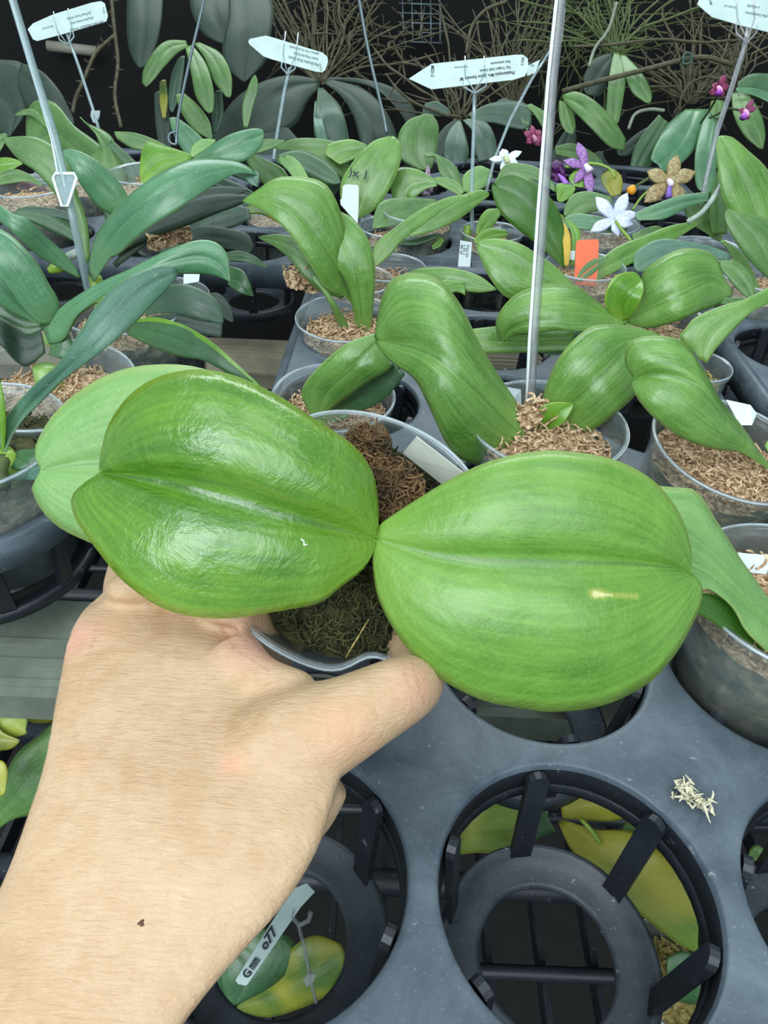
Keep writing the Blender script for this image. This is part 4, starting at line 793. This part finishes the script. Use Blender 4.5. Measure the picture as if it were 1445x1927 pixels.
# rods
t, _ = vtag('long clear plastic rod with a shield clip, leaning at the left over the jade leaves', None, 0, [(-70,-330,.40),(18,-20,.42),(60,120,.425),(104,260,.43),(125,350,.435),(165,545,.45)], .0028, clip=[(122,355,.434,22)], name='plant_stake')
B().tube([P(-74, -332, .3995), P(14, -22, .4195), P(56, 120, .4245), P(98, 262, .4295), P(110, 332, .434)], .0010, 6).build('rod_edge', MAT['edge'], t)
t, _ = vtag('thick clear square rod standing in the pot right of centre', None, 0, [(1088,-330,.31),(1058,-20,.33),(1040,150,.34),(1022,400,.355),(1004,640,.375),(997,775,.385)], .0030, name='plant_stake', rodmat='rod')
B().tube([P(1079, -330, .3075), P(1049, -20, .3275), P(1031, 150, .3375), P(1012, 400, .3525), P(996, 640, .3725), P(990, 770, .384)], .0009, 6).build('rod_edge', MAT['edge'], t)
for k, (lab, pts, rr) in enumerate([('thin bluish wire hanging at the upper left, hooked at its lower end', [(450,-330,.92),(388,-20,.90),(360,100,.90),(335,220,.89),(332,272,.88)], .0020), ('thin bluish wire hanging over the large dark leaves left of centre', [(615,-330,.88),(672,-20,.86),(692,90,.86),(715,190,.86),(728,250,.85)], .0020)]):
    w_ = B().tube([P(*q) for q in pts], rr, 8, sub=20); 
    if k == 0: w_.tube([P(*q) for q in [(332,272,.88),(322,270,.88),(317,262,.88),(319,252,.88),(330,248,.88)]], .0014, 8, sub=14)
    tag(w_.build('hanging_wire', MAT['wire']), lab, 'wire')
t = thing('pot_hanger', 'silvery twisted root or wire end slanting beside the tan flower', 'wire', P(1293, 418, .6)); B().tube([P(1293, 418, .60), P(1318, 402, .595), P(1338, 378, .59), P(1357, 348, .59)], .0021, 8, sub=20).build('wire', MAT['rootw'], t)
# loose labels
tag(B().prism([(645,350),(650,347),(672,348),(675,352),(675,378),(673,421),(641,385),(640,376),(643,374)], .69, .0008).build('plant_label', MAT['tagw'], smooth=False), 'blank pale label stake between the written leaf and the brown leaf tip', 'label')
tag(B().prism([(1084,456),(1087,452),(1123,450),(1127,455),(1125,510),(1120,538),(1085,536),(1081,520)], .60, .0008).build('plant_label', MAT['orange'], smooth=False), 'orange-red label stake in the pot right of the thick rod', 'label')
tag(B().prism([(1071,472),(1082,472),(1081,490),(1070,488)], .63, .0008).build('plant_label', MAT['tagw'], smooth=False), 'small white label end left of the orange one', 'label')
tag(B().prism([(346,505),(376,512),(374,530),(345,535)], .50, .0008).build('plant_label', MAT['tagw'], smooth=False), 'small white label end under the arching jade leaf', 'label')
# hand written tag under the left hole
t, tg = vtag('hand written white tag on a clear fork stem, seen below beside the wrist', [(443,1845),(448,1852),(462,1855),(466,1852),(566,1707),(592,1679),(577,1663),(554,1672),(540,1690)], .30, [(560,1735,.302),(572,1780,.303),(586,1850,.306),(598,1900,.31)], .0009, rodmat='rod')
fork(t, 562, 1742, .30, 16, 14, 14, 'rod')
B().prism([(571,1846),(580,1832),(594,1834),(590,1848),(577,1858)], .304, .0012).build('clip', MAT['rod'], t, False)
text(tg, 'G', 466, 1843, .30, 15, 57, 'ink', bold=.03); text(tg, 'mm', 477, 1826, .30, 17, 57, 'ink', sx=.62, bold=.03); text(tg, 'o77', 499, 1790, .30, 17, 57, 'ink', sx=1.15, bold=.03, shear=.2)
# scrap of dry moss on the tray
b = B(); c = G(1297, 1497, .003)
for k in range(70):
    f_ = k/70; p0 = G(1275+50*f_, 1478+36*f_, .003)+rng.normal(size=3)*(.0012, .0012, .0006); b.tube([p0, p0+rng.normal(size=3)*(.0014, .0014, .0006), p0+rng.normal(size=3)*(.002, .002, .0008)], [.0005, .0006, .0002], 5)
b.tube([G(1318, 1510, .002), G(1335, 1508, .003), G(1342, 1495, .003), G(1341, 1488, .004)], [.0005, .0005, .0004, .0002], 5, sub=10)
tag(b.build('moss_scrap', simple('moss_scrap_pale', (.74, .70, .50), .8, 500, .4)), 'curled scrap of pale dry moss lying on the tray plate at the lower right', 'moss scrap')
# ------------------------------------------------------------------ plants on the shelf below
def lowplant(label, px, d, leaves, spike=None):
    t = thing('shelf_orchid', label, 'orchid', P(*px, d), 'orchids on the shelf below the trays')
    for L_ in leaves:
        leaf(t, *L_[:3], L_[3], L_[4], .15, .15, .08)
    return t
t = lowplant('yellow-green orchid seen below through the big hole, left of its long variegated leaf', (930, 1600), .36, [
    ([(1000,1580),(960,1605),(900,1605),(860,1608),(835,1600)], [(1005,1560),(950,1565),(890,1570),(840,1590)], [(1005,1520),(960,1508),(920,1505),(880,1520),(850,1560)], [.345,.335,.33,.34], 'yellow'),
    ([(960,1512),(985,1508),(1010,1512),(1030,1520)], [(955,1540),(990,1545),(1030,1540)], [(950,1570),(990,1590),(1020,1575),(1045,1565)], [.348,.345,.34], 'deep')])
B().tube([P(985, 1585, .33), P(978, 1595, .33), P(970, 1600, .33)], [.002, .005, .003], 10, sub=8).build('flower', simple('magenta_low', (.12, .005, .05), .5), t)
t = lowplant('orchid below the big hole with a long yellow-edged leaf slanting down to the right', (1080, 1560), .38, [
    ([(1050,1548),(1075,1600),(1130,1655),(1180,1700),(1240,1750),(1290,1785),(1345,1800)], [(1055,1545),(1110,1580),(1180,1635),(1250,1700),(1310,1750),(1350,1790)], [(1060,1542),(1120,1560),(1190,1565),(1250,1610),(1310,1660),(1350,1720),(1352,1785)], [.35,.335,.325,.325,.335], 'yellow'),
    ([(1060,1500),(1100,1475),(1150,1480),(1210,1510)], [(1055,1520),(1110,1510),(1160,1512),(1205,1520)], [(1058,1540),(1110,1545),(1160,1545),(1200,1528)], [.355,.35,.35], 'yellow'),
    ([(1180,1540),(1220,1525),(1270,1560),(1300,1610),(1330,1680)], [(1170,1560),(1220,1570),(1270,1610),(1330,1690)], [(1165,1580),(1210,1600),(1260,1640),(1325,1700)], [.36,.35,.345,.35], 'fresh')])
B().tube([P(1092, 1540, .335), P(1110, 1560, .332), P(1130, 1588, .33)], .0012, 6, sub=8).build('flower_spike', MAT['bright'], t)
t = lowplant('orchid with green leaves below the hole at the right edge', (1430, 1640), .36, [([(1400,1640),(1410,1600),(1425,1590),(1440,1600)], [(1405,1650),(1425,1625),(1445,1610)], [(1410,1660),(1435,1650),(1450,1630)], [.34], 'fresh')])
t = lowplant('dim orchid low at the lower right of the big hole, in an algae-stained clear pot', (1290, 1850), .36, [([(1255,1800),(1290,1790),(1340,1820),(1350,1870)], [(1255,1840),(1300,1830),(1350,1880)], [(1255,1880),(1300,1890),(1345,1890)], [.36], 'deep')])
pot(t, P(1270, 1830, .37), .026, .05, mat='potd', mossm='mossy', nm=90)
t = lowplant('orchid with dark green broad leaves below the hole beside the wrist', (520, 1850), .36, [
    ([(402,1790),(410,1850),(425,1885),(440,1890)], [(430,1780),(470,1810),(460,1850),(440,1892)], [(470,1740),(540,1760),(560,1800),(520,1850),(450,1890)], [.34,.335,.335], 'deep'),
    ([(442,1900),(500,1915),(560,1900),(620,1870),(650,1830)], [(445,1896),(510,1870),(580,1830),(648,1790)], [(448,1890),(490,1840),(560,1775),(600,1760),(640,1775)], [.345,.34,.335,.34], 'olive')])
t = lowplant('yellow-leaved orchid below the bench beam at the left edge', (20, 1400), .42, [
    ([(-60,1420),(-20,1320),(10,1308),(38,1322),(52,1350),(48,1378)], [(-60,1440),(-10,1370),(20,1350),(50,1380)], [(-60,1470),(-10,1400),(25,1390),(48,1382)], [.40,.385,.385], 'yellow'),
    ([(-60,1400),(-20,1360),(10,1380),(36,1392)], [(-60,1410),(-10,1390),(36,1394)], [(-60,1430),(-10,1415),(20,1410),(36,1398)], [.38], 'olive'),
    ([(40,1330),(60,1310),(90,1308),(125,1308)], [(40,1340),(75,1330),(125,1325)], [(48,1355),(70,1362),(120,1358)], [.41], 'yellow'),
    ([(-40,1570),(0,1480),(30,1420),(70,1385),(110,1350)], [(-40,1580),(20,1500),(60,1450),(120,1400)], [(-40,1590),(20,1545),(70,1530),(110,1490),(130,1440)], [.41,.40,.40], 'mid'),
    ([(-40,1440),(0,1430),(15,1450),(10,1490)], [(-40,1465),(-10,1460),(8,1492)], [(-40,1500),(-10,1500),(5,1497)], [.375], 'yellow')])

tag(B().tube([P(566, 1014, .186), P(572, 1019, .186), P(572, 1026, .186), P(578, 1024, .186)], .00018, 6, sub=12).build('fibre', MAT['edge']), 'tiny white fibre lying on the glossy left front leaf', 'fibre')
# ------------------------------------------------------------------ background: mounted orchids, roots, mesh panel
def mounted(label, crown, d, leaves, roots=0, spread=(100, 120), up_=True, droot=.01, rmat='root', rr=.0016):
    t = thing('mounted_orchid', label, 'orchid', P(*crown, d), 'mounted orchids hanging at the back')
    for L_ in leaves:
        if isinstance(L_[0], tuple) and len(L_[0]) == 3: sleaf(t, *L_)
        else: leaf(t, *L_)
    if roots:
        b = B()
        for k in range(roots):
            a = random.uniform(-1, 1); p = np.array([crown[0]+a*10, crown[1]+random.uniform(-6, 6), d+droot]); s = np.array([a*spread[0]/7*random.uniform(.4, 1.3), (-1 if up_ else 1)*spread[1]/7*random.uniform(.4, 1.3), random.uniform(-.004, .012)]); pts = [p.copy()]
            for i in range(7): s[:2] += rng.normal(size=2)*(6, 5); p = p+s; pts.append(p.copy())
            b.tube([P(*q) for q in pts], [rr*random.uniform(.7, 1.4)]*7+[rr*.4], 6, sub=22)
            if random.random() < .6:
                q = pts[random.randint(2, 5)].copy(); q2 = [q.copy()]; s2 = s[:2]*.6+rng.normal(size=2)*12
                for i in range(4): s2 = s2+rng.normal(size=2)*4; q = q+np.r_[s2*.7, .002]; q2.append(q.copy())
                b.tube([P(*x) for x in q2], [rr*.8]*4+[rr*.3], 6, sub=14)
        o = b.build('aerial_root', MAT[rmat], t); o['kind'] = 'stuff'
    return t
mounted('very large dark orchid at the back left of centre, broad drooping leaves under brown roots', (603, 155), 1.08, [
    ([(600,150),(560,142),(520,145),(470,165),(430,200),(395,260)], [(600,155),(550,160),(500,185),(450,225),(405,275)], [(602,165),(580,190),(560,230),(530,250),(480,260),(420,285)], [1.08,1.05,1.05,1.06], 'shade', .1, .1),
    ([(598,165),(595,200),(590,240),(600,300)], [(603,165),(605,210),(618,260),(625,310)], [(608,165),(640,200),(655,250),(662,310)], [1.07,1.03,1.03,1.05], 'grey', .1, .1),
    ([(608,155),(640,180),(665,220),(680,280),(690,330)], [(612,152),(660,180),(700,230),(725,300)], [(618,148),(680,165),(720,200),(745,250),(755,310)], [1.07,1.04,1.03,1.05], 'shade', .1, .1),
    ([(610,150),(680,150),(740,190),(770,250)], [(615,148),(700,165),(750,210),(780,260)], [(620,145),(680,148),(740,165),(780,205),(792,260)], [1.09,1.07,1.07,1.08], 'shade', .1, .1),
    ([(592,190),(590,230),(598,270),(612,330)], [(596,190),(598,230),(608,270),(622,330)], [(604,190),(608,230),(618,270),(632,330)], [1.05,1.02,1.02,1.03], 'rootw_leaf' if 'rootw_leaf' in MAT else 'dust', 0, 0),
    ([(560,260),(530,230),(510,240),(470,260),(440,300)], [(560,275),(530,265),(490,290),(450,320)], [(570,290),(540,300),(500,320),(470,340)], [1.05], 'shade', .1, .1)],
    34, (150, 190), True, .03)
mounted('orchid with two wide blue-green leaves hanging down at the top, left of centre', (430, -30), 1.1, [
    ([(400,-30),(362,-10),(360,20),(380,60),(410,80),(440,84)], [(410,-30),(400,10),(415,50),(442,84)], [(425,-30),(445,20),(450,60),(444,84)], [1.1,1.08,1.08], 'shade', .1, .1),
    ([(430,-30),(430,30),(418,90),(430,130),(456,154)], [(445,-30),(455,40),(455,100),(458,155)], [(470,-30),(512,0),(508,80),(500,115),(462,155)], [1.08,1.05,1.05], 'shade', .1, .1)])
mounted('orchid with one long blue-green leaf hanging down at the top left', (280, -30), 1.12, [
    ([(240,-30),(238,40),(242,90),(255,120),(263,128)], [(272,-30),(272,40),(268,90),(264,128)], [(308,-30),(304,40),(292,90),(275,120),(266,128)], [1.12,1.1,1.1], 'shade', .1, .1)])
mounted('hanging orchid with a fan of narrow green leaves drooping below its crown, upper left', (355, 82), .98, [
    ([(350,76),(315,76),(290,95),(270,130),(267,155)], [(352,82),(320,88),(295,115),(273,163)], [(354,88),(335,100),(310,125),(290,150),(275,164)], [.98,.96,.96], 'mid', .1, .1),
    ([(335,110),(322,140),(317,180),(318,205)], [(342,105),(335,140),(328,180),(322,211)], [(348,105),(345,140),(338,180),(326,211)], [.985], 'grey', .1, .1),
    ([(348,88),(358,130),(368,180),(385,208)], [(355,86),(370,120),(385,170),(393,213)], [(362,84),(388,120),(402,170),(402,205),(396,213)], [.97,.95,.95], 'mid', .1, .1),
    ([(365,82),(385,110),(400,150),(425,182)], [(370,80),(400,105),(420,145),(430,183)], [(375,79),(415,100),(435,140),(436,175),(432,184)], [.98,.96,.96], 'mid', .1, .1),
    ([(300,155),(300,190),(305,220)], [(305,150),(308,185),(308,222)], [(312,150),(316,185),(312,222)], [.99], 'olive', .1, .1),
    ([(290,175),(292,230),(300,280),(312,300)], [(300,170),(305,230),(312,300)], [(312,175),(320,230),(322,280),(316,300)], [1.0], 'shade', .1, .1),
    ([(400,180),(398,220),(400,250)], [(408,170),(410,215),(404,250)], [(418,170),(420,215),(408,250)], [.985], 'grey', .1, .1),
    ([(330,178),(340,210),(365,245),(395,262)], [(338,176),(355,200),(380,235),(398,262)], [(348,176),(375,200),(395,230),(400,260)], [.96], 'mid', .1, .1),
    ([(318,222),(325,250),(345,285),(365,300)], [(325,220),(340,245),(360,275),(368,300)], [(335,222),(360,240),(385,265),(390,290),(370,302)], [.95], 'jade', .1, .1)])
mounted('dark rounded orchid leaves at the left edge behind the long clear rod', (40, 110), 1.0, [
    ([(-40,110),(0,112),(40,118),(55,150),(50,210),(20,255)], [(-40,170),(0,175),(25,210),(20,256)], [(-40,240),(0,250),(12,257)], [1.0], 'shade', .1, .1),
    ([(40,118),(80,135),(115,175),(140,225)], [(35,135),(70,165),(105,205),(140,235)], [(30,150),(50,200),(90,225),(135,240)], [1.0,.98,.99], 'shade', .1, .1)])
sleaf(mounted('narrow pointed green leaf standing upright left of the large dark orchid', (462, 240), .95, []), [(462,240,.95),(466,200,.945),(475,170,.94),(480,140,.94)], 11, 'mid', dl=0, dr=0)
# small dark rosette right of centre
mounted('dark silvery orchid with short broad leaves, behind the stem of the large arrow tag', (866, 222), 1.0, [
    ([(862,225),(842,250),(834,290),(845,315)], [(864,225),(856,260),(852,290),(858,315)], [(868,228),(878,260),(882,290),(872,315)], [1.0,.98,.98], 'grey', .1, .1),
    ([(870,225),(890,250),(892,280),(900,305)], [(874,225),(900,240),(915,270),(922,300)], [(878,222),(915,230),(932,260),(936,300)], [1.0,.98,.98], 'grey', .1, .1),
    ([(880,215),(920,195),(970,190),(1000,200)], [(885,220),(930,215),(975,225),(1000,235)], [(890,228),(930,232),(960,240),(985,245)], [1.0], 'grey', .1, .1),
    ([(860,222),(835,240),(815,270),(812,300)], [(860,226),(840,255),(828,280),(825,305)], [(862,230),(850,260),(842,290),(838,310)], [1.01], 'shade', .1, .1),
    ([(800,195),(820,190),(845,205),(848,215)], [(795,205),(820,205),(846,216)], [(795,215),(820,218),(842,220)], [1.03], 'grey')], 22, (90, 120), True, .03)
mounted('hanging orchid with paddle leaves below pale roots, right of the thick rod at the top', (1160, 98), .98, [
    ([(1155,98),(1148,130),(1142,180),(1140,225),(1150,232)], [(1160,98),(1162,140),(1158,190),(1155,232)], [(1166,100),(1178,140),(1172,190),(1165,228),(1158,233)], [.98,.96,.96], 'mid', .1, .1),
    ([(1166,104),(1175,140),(1190,175),(1215,194)], [(1170,102),(1190,135),(1212,170),(1222,194)], [(1178,104),(1210,140),(1226,175),(1225,192)], [.98,.96,.96], 'mid', .1, .1),
    ([(1152,100),(1120,110),(1100,140),(1098,170)], [(1152,104),(1130,130),(1110,160),(1105,178)], [(1154,110),(1145,150),(1130,180),(1112,180)], [1.0,.99,.99], 'shade', .1, .1),
    ([(1058,178),(1085,172),(1120,190),(1155,225),(1178,262)], [(1058,184),(1090,195),(1125,225),(1160,265),(1176,283)], [(1060,190),(1085,215),(1115,245),(1145,275),(1170,284)], [.95,.93,.93,.94], 'mid', .1, .1),
    ([(1052,190),(1052,220),(1062,245),(1075,253)], [(1060,190),(1065,220),(1075,252)], [(1068,190),(1080,215),(1083,240),(1078,253)], [.95], 'mid', .1, .1)],
    44, (120, 140), True, .05, 'rootg', .0013)
mounted('orchid with broad pale green strap leaves at the upper right behind the tan flower', (1300, 190), .98, [
    ([(1290,205),(1255,235),(1232,275),(1224,300)], [(1310,205),(1290,250),(1262,290),(1238,310)], [(1330,205),(1322,250),(1300,290),(1262,322),(1245,320)], [.98,.95,.94], 'jade', .1, .1),
    ([(1330,205),(1315,250),(1307,300),(1310,350),(1328,365)], [(1345,205),(1335,260),(1328,310),(1330,364)], [(1352,215),(1352,260),(1348,320),(1338,362)], [.97,.94,.93], 'jade', .1, .1),
    ([(1338,190),(1335,210),(1345,222)], [(1350,188),(1352,205),(1350,222)], [(1362,190),(1366,205),(1355,222)], [.96], 'mid', .1, .1),
    ([(1240,215),(1210,250),(1190,290),(1182,345)], [(1250,225),(1230,260),(1205,300),(1190,345)], [(1258,230),(1245,270),(1225,310),(1200,345)], [1.0], 'deep', .1, .1),
    ([(1235,230),(1200,250),(1170,275),(1160,285)], [(1238,238),(1205,262),(1175,285),(1162,290)], [(1240,250),(1210,278),(1185,292),(1165,294)], [1.02], 'shade', .1, .1)],
    34, (110, 110), True, .09, 'root', .0015)
mounted('orchid with rounded green leaves at the right edge below the corner tag', (1390, 150), .96, [
    ([(1388,155),(1410,140),(1440,138),(1500,145)], [(1388,162),(1420,165),(1500,180)], [(1390,170),(1420,185),(1500,210)], [.96], 'deep', .1, .1),
    ([(1376,175),(1380,215),(1400,255),(1428,280)], [(1390,172),(1405,210),(1425,250),(1434,280)], [(1405,172),(1430,210),(1440,250),(1436,280)], [.96,.94,.94], 'mid', .1, .1),
    ([(1385,165),(1430,168),(1500,200)], [(1385,168),(1430,175),(1500,210)], [(1386,172),(1430,185),(1500,225)], [.95], 'jade', .1, .1)], 14, (80, 90), True, .02)
mounted('dim strap-leaved orchid in the shadow behind the purple striped flower', (1090, 270), 1.06, [
    ((1085,330,1.06), ) and ([(1035,360),(1035,300),(1060,250),(1075,240)], [(1050,360),(1055,300),(1070,250),(1078,240)], [(1070,350),(1080,300),(1085,260),(1080,240)], [1.06], 'shade'),
    ([(1110,300),(1130,290),(1160,330),(1185,370)], [(1110,308),(1135,315),(1165,350),(1185,372)], [(1112,318),(1135,335),(1160,365),(1183,374)], [1.05], 'shade'),
    ([(1045,275),(1080,270),(1120,290),(1145,320)], [(1045,282),(1080,285),(1115,305),(1145,322)], [(1046,290),(1080,300),(1110,318),(1143,325)], [1.0], 'mid'),
    ([(1115,290),(1118,310),(1130,330)], [(1125,285),(1128,305),(1132,330)], [(1135,285),(1138,310),(1135,330)], [1.04], 'shade')])
mounted('dark green orchid leaves in the shadow left of the thick rod, above the magenta bloom', (965, 190), 1.02, [
    ([(935,190),(950,185),(975,200),(985,235)], [(930,210),(950,215),(978,240)], [(930,235),(950,242),(970,245)], [1.02], 'shade'),
    ([(990,200),(1005,215),(1025,250),(1035,290)], [(995,196),(1015,212),(1030,240),(1036,290)], [(1000,195),(1030,215),(1040,250),(1038,290)], [1.0], 'mid'),
    ([(975,215),(982,230),(990,245)], [(982,212),(990,228),(992,245)], [(990,214),(996,230),(994,245)], [1.0], 'mid')], 46, (80, 160), True, .10, 'root', .0013)
# spiny stems hanging left
for lab, pts in [('thorny bare root stem hanging between the dark leaves at the upper left', [(208,-20,1.05),(216,60,1.05),(222,120,1.05),(216,180,1.04),(228,240,1.03)]), ('thin forked root stem slanting down to the left under the tilted top left tag', [(214,68,1.05),(180,100,1.04),(158,150,1.03),(142,185,1.03),(136,215,1.02)])]:
    q = spline([P(*x) for x in pts], 30); b = B().tube(q, .0028, 8)
    for k in range(2, 28, 2):
        dr_ = rng.normal(size=3); dr_ /= np.linalg.norm(dr_); b.tube([q[k], q[k]+dr_*.010], [.0018, .0005], 5)
    tag(b.build('root_stem', MAT['root']), lab, 'root')
b = B().tube([P(90, 86, 1.34), P(182, 97, 1.34)], .0090, 12); tag(b.build('pipe', simple('pipe_beige', (.30, .29, .23), .6)), 'short pale pipe behind the tilted tag at the top left', 'pipe')
# branching brown roots, spread wide behind the centre
def rootmass(label, cpx, n, spread, d, mat='root', rr=.0017, seg=8):
    b = B()
    for k in range(n):
        p = np.array([cpx[0]+random.uniform(-1, 1)*spread[0], cpx[1]+random.uniform(-1, 1)*spread[1], d+random.uniform(-.03, .04)]); s = rng.normal(size=2)*(10, 12); pts = [p.copy()]
        for i in range(seg): s = s*.92+rng.normal(size=2)*(5, 5); p = p+np.r_[s, random.uniform(-.004, .004)]; pts.append(p.copy())
        b.tube([P(*q) for q in pts], [rr*random.uniform(.5, 1.4)]*seg+[rr*.3], 6, sub=22)
    o = b.build('root_tangle', MAT[mat]); tag(o, label, 'roots'); o['kind'] = 'stuff'
rootmass('tangle of brown roots hanging at the back between the two upside-down tags', (650, 60), 60, (130, 65), 1.24)
rootmass('fine green root tangle hanging at the back around the thick rod', (1065, 60), 80, (90, 60), 1.24, 'rootg', .0011)
rootmass('tangle of roots hanging at the back at the upper right', (1345, 110), 55, (80, 85), 1.24, 'root', .0014)
# thick pale roots
for lab, pts, rr_ in [('thick pale root slanting down beside the paddle-leaved orchid', [(1160,5,.97),(1145,55,.97),(1120,90,.97),(1108,125,.96)], .0022), ('long root crossing to the right above the tan flower', [(1058,172,.95),(1130,152,.95),(1210,132,.95),(1290,112,.95),(1330,108,.95),(1380,122,.95)], .0032),
                      ('curved pale root below the crossing root', [(1182,243,.95),(1195,215,.95),(1222,206,.95),(1250,208,.95)], .0022), ('arched thin wire above the large arrow tag', [(877,100,.95),(888,50,.95),(915,18,.95),(955,2,.95)], .0022), ('long level root above the crossing root', [(1075,88,.99),(1150,84,.98),(1240,74,.98),(1320,80,.98),(1400,78,.98),(1445,110,.98)], .0018)]:
    tag(B().tube([P(*q) for q in pts], rr_, 8, sub=30).build('hanging_root', simple('root_pale', (.26, .30, .22), .7, 200, .4) if 'pale' in lab else MAT['root']), lab, 'root')
b = B().tube([P(1283, 112, .945), P(1290, 100, .945), P(1300, 103, .945), P(1298, 118, .945), P(1285, 120, .945), P(1288, 108, .945)], .0018, 6, sub=26); tag(b.build('twist_tie', simple('tie_dark_green', (.03, .07, .05), .5)), 'dark green twist tie round the crossing root', 'twist tie')
# wire mesh panel
t = thing('mesh_panel', 'black and grey wire mesh panel hanging at the top of the back', 'mesh panel', P(800, 60, 1.3))
b = B()
for k in range(5): b.tube([P(756+18*k, -30, 1.3), P(760+17*k, 78, 1.3)], .0014, 6)
for k in range(6): b.tube([P(750, -12+18*k, 1.3), P(832, -9+18*k, 1.3)], .0014, 6)
b.build('wire_grid', MAT['wire'], t)
# ------------------------------------------------------------------ flowers
def flower(label, c, d, petals, lip=None, stem=None, colr=(.6, .6, .7), col2=(.3, .2, .4), centre=(.9, .9, .9), cat='flower', name='orchid_flower', rr=.5):
    t = thing(name, label, cat, P(*c, d)); m_ = M('petal'); n = m_.noise(m_.coord(), 420, 3, .6); mt = m_.done(m_.pbr(m_.mix(m_.ramp(n, [(.4, 0.), (.65, 1.)]), colr, col2), .5, Subsurface_Weight=.1, Subsurface_Scale=.003))
    for k, (x, y, wd) in enumerate(petals):
        o = sleaf(t, [(c[0], c[1], d), ((c[0]*.5+x*.5), (c[1]*.5+y*.5), d-.004), (x, y, d-.001)], wd, mt, .55, 0, .2, .2, 'petal', tipr=.75, base=.3, N=14, K=3)
    if centre: B().tube([P(c[0]-2, c[1]-2, d-.004), P(c[0]+2, c[1]+4, d-.007), P(c[0]+3, c[1]+9, d-.008)], [.0022, .003, .002], 10, sub=8).build('column', simple('column', centre, .5), t)
    if lip: 
        x, y, q, lc = lip; B().tube([P(c[0], c[1]+3, d-.004), P((c[0]+x)/2, (c[1]+y)/2, d-.007), P(x, y, d-.008)], [.001, q*.7, q], 10, sub=8).build('lip', simple('lip', lc, .5), t)
    if stem: B().tube([P(*q) for q in stem], .0013, 8, sub=14).build('stalk', MAT['rootg'] if stem[-1][2] > .84 else MAT['bright'] if len(stem) < 5 else MAT['mid'], t)
    return t
flower('tan five-petalled flower with a violet lip at the right', (1260, 341), .70, [(1275,291,13),(1217,322,14),(1309,323,14),(1212,381,15),(1288,385,15)], (1258,372,.0035,(.22,.12,.5)), [(1262,343,.70),(1235,350,.705),(1210,368,.71),(1190,395,.71)], (.26,.17,.07), (.48,.42,.20), (.8,.75,.85))
flower('white-lilac star flower with spread petals and a pale stalk, over the orange label', (1156, 412), .655, [(1121,370,13),(1181,362,12),(1200,402,11),(1192,422,12),(1111,435,11),(1163,445,10)], None, [(1158,415,.65),(1170,432,.648),(1188,454,.645)], (.55,.60,.80), (.78,.84,.95), None)
flower('purple flower with pale striped petals on a white stalk', (1104, 313), .70, [(1087,267,10),(1060,302,9),(1112,368,10),(1080,345,8)], (1110,322,.004,(.8,.7,.85)), [(1106,307,.70),(1130,310,.70),(1150,320,.70),(1157,335,.70)], (.24,.09,.36), (.45,.27,.5), (.85,.82,.9))
flower('dark purple flower half hidden by the thick rod', (1050, 325), .70, [(1046,300,12),(1062,318,12),(1055,345,13),(1044,338,12)], (1066,348,.003,(.35,.15,.6)), [(1064,314,.70),(1080,314,.70),(1092,318,.70)], (.045,.002,.06), (.10,.01,.12), None)
flower('white flower with narrow petals left of the thick rod', (952, 298), .72, [(945,280,9),(982,285,7),(920,300,6),(975,308,7),(946,328,8),(940,285,8)], None, None, (.72,.85,.92), (.85,.93,.97), (.5,.55,.3))
flower('magenta spidery blooms in the shade left of the thick rod', (1005, 258), .86, [(985,248,7),(1000,235,6),(1018,245,7),(990,270,7),(1015,275,7),(1022,262,6)], None, None, (.22,.02,.08), (.34,.06,.14), (.5,.2,.3))
flower('dark magenta star flower beside the bent stem at the upper right', (1353, 166), .80, [(1365,140,7),(1340,158,8),(1372,160,8),(1335,178,7),(1362,182,7)], (1352,177,.004,(.45,.08,.6)), [(1353,166,.80),(1345,190,.82),(1330,215,.86),(1318,232,.92)], (.16,.01,.06), (.28,.03,.1), (.8,.4,.6))
flower('small magenta flower right of the bent stem at the upper right', (1403, 210), .80, [(1418,186,6),(1424,202,6),(1390,208,6),(1408,226,6)], (1398,222,.004,(.5,.12,.7)), [(1403,210,.80),(1385,206,.81),(1368,205,.85),(1350,215,.90),(1335,222,.94)], (.2,.02,.1), (.32,.08,.16), (.8,.4,.6))
flower('small lilac-brown bloom peeping between the leaves left of the arrow tag stem', (802, 358), .76, [(806,310,6),(790,365,8),(815,352,9),(800,370,9)], None, None, (.18,.11,.15), (.42,.33,.45), None)
t = thing('flower_bud', 'small orange bud on a knobbly green stalk left of the tan flower', 'flower bud', P(1188, 358, .70)); B().tube([P(1185, 365, .70), P(1188, 358, .699), P(1191, 350, .70)], [.003, .0048, .002], 12, sub=10).build('bud', simple('bud_orange', (.85, .36, .02), .5), t); B().tube([P(1193, 352, .70), P(1210, 342, .70), P(1225, 332, .70)], .0014, 6, sub=10).build('stalk', MAT['rootg'], t)
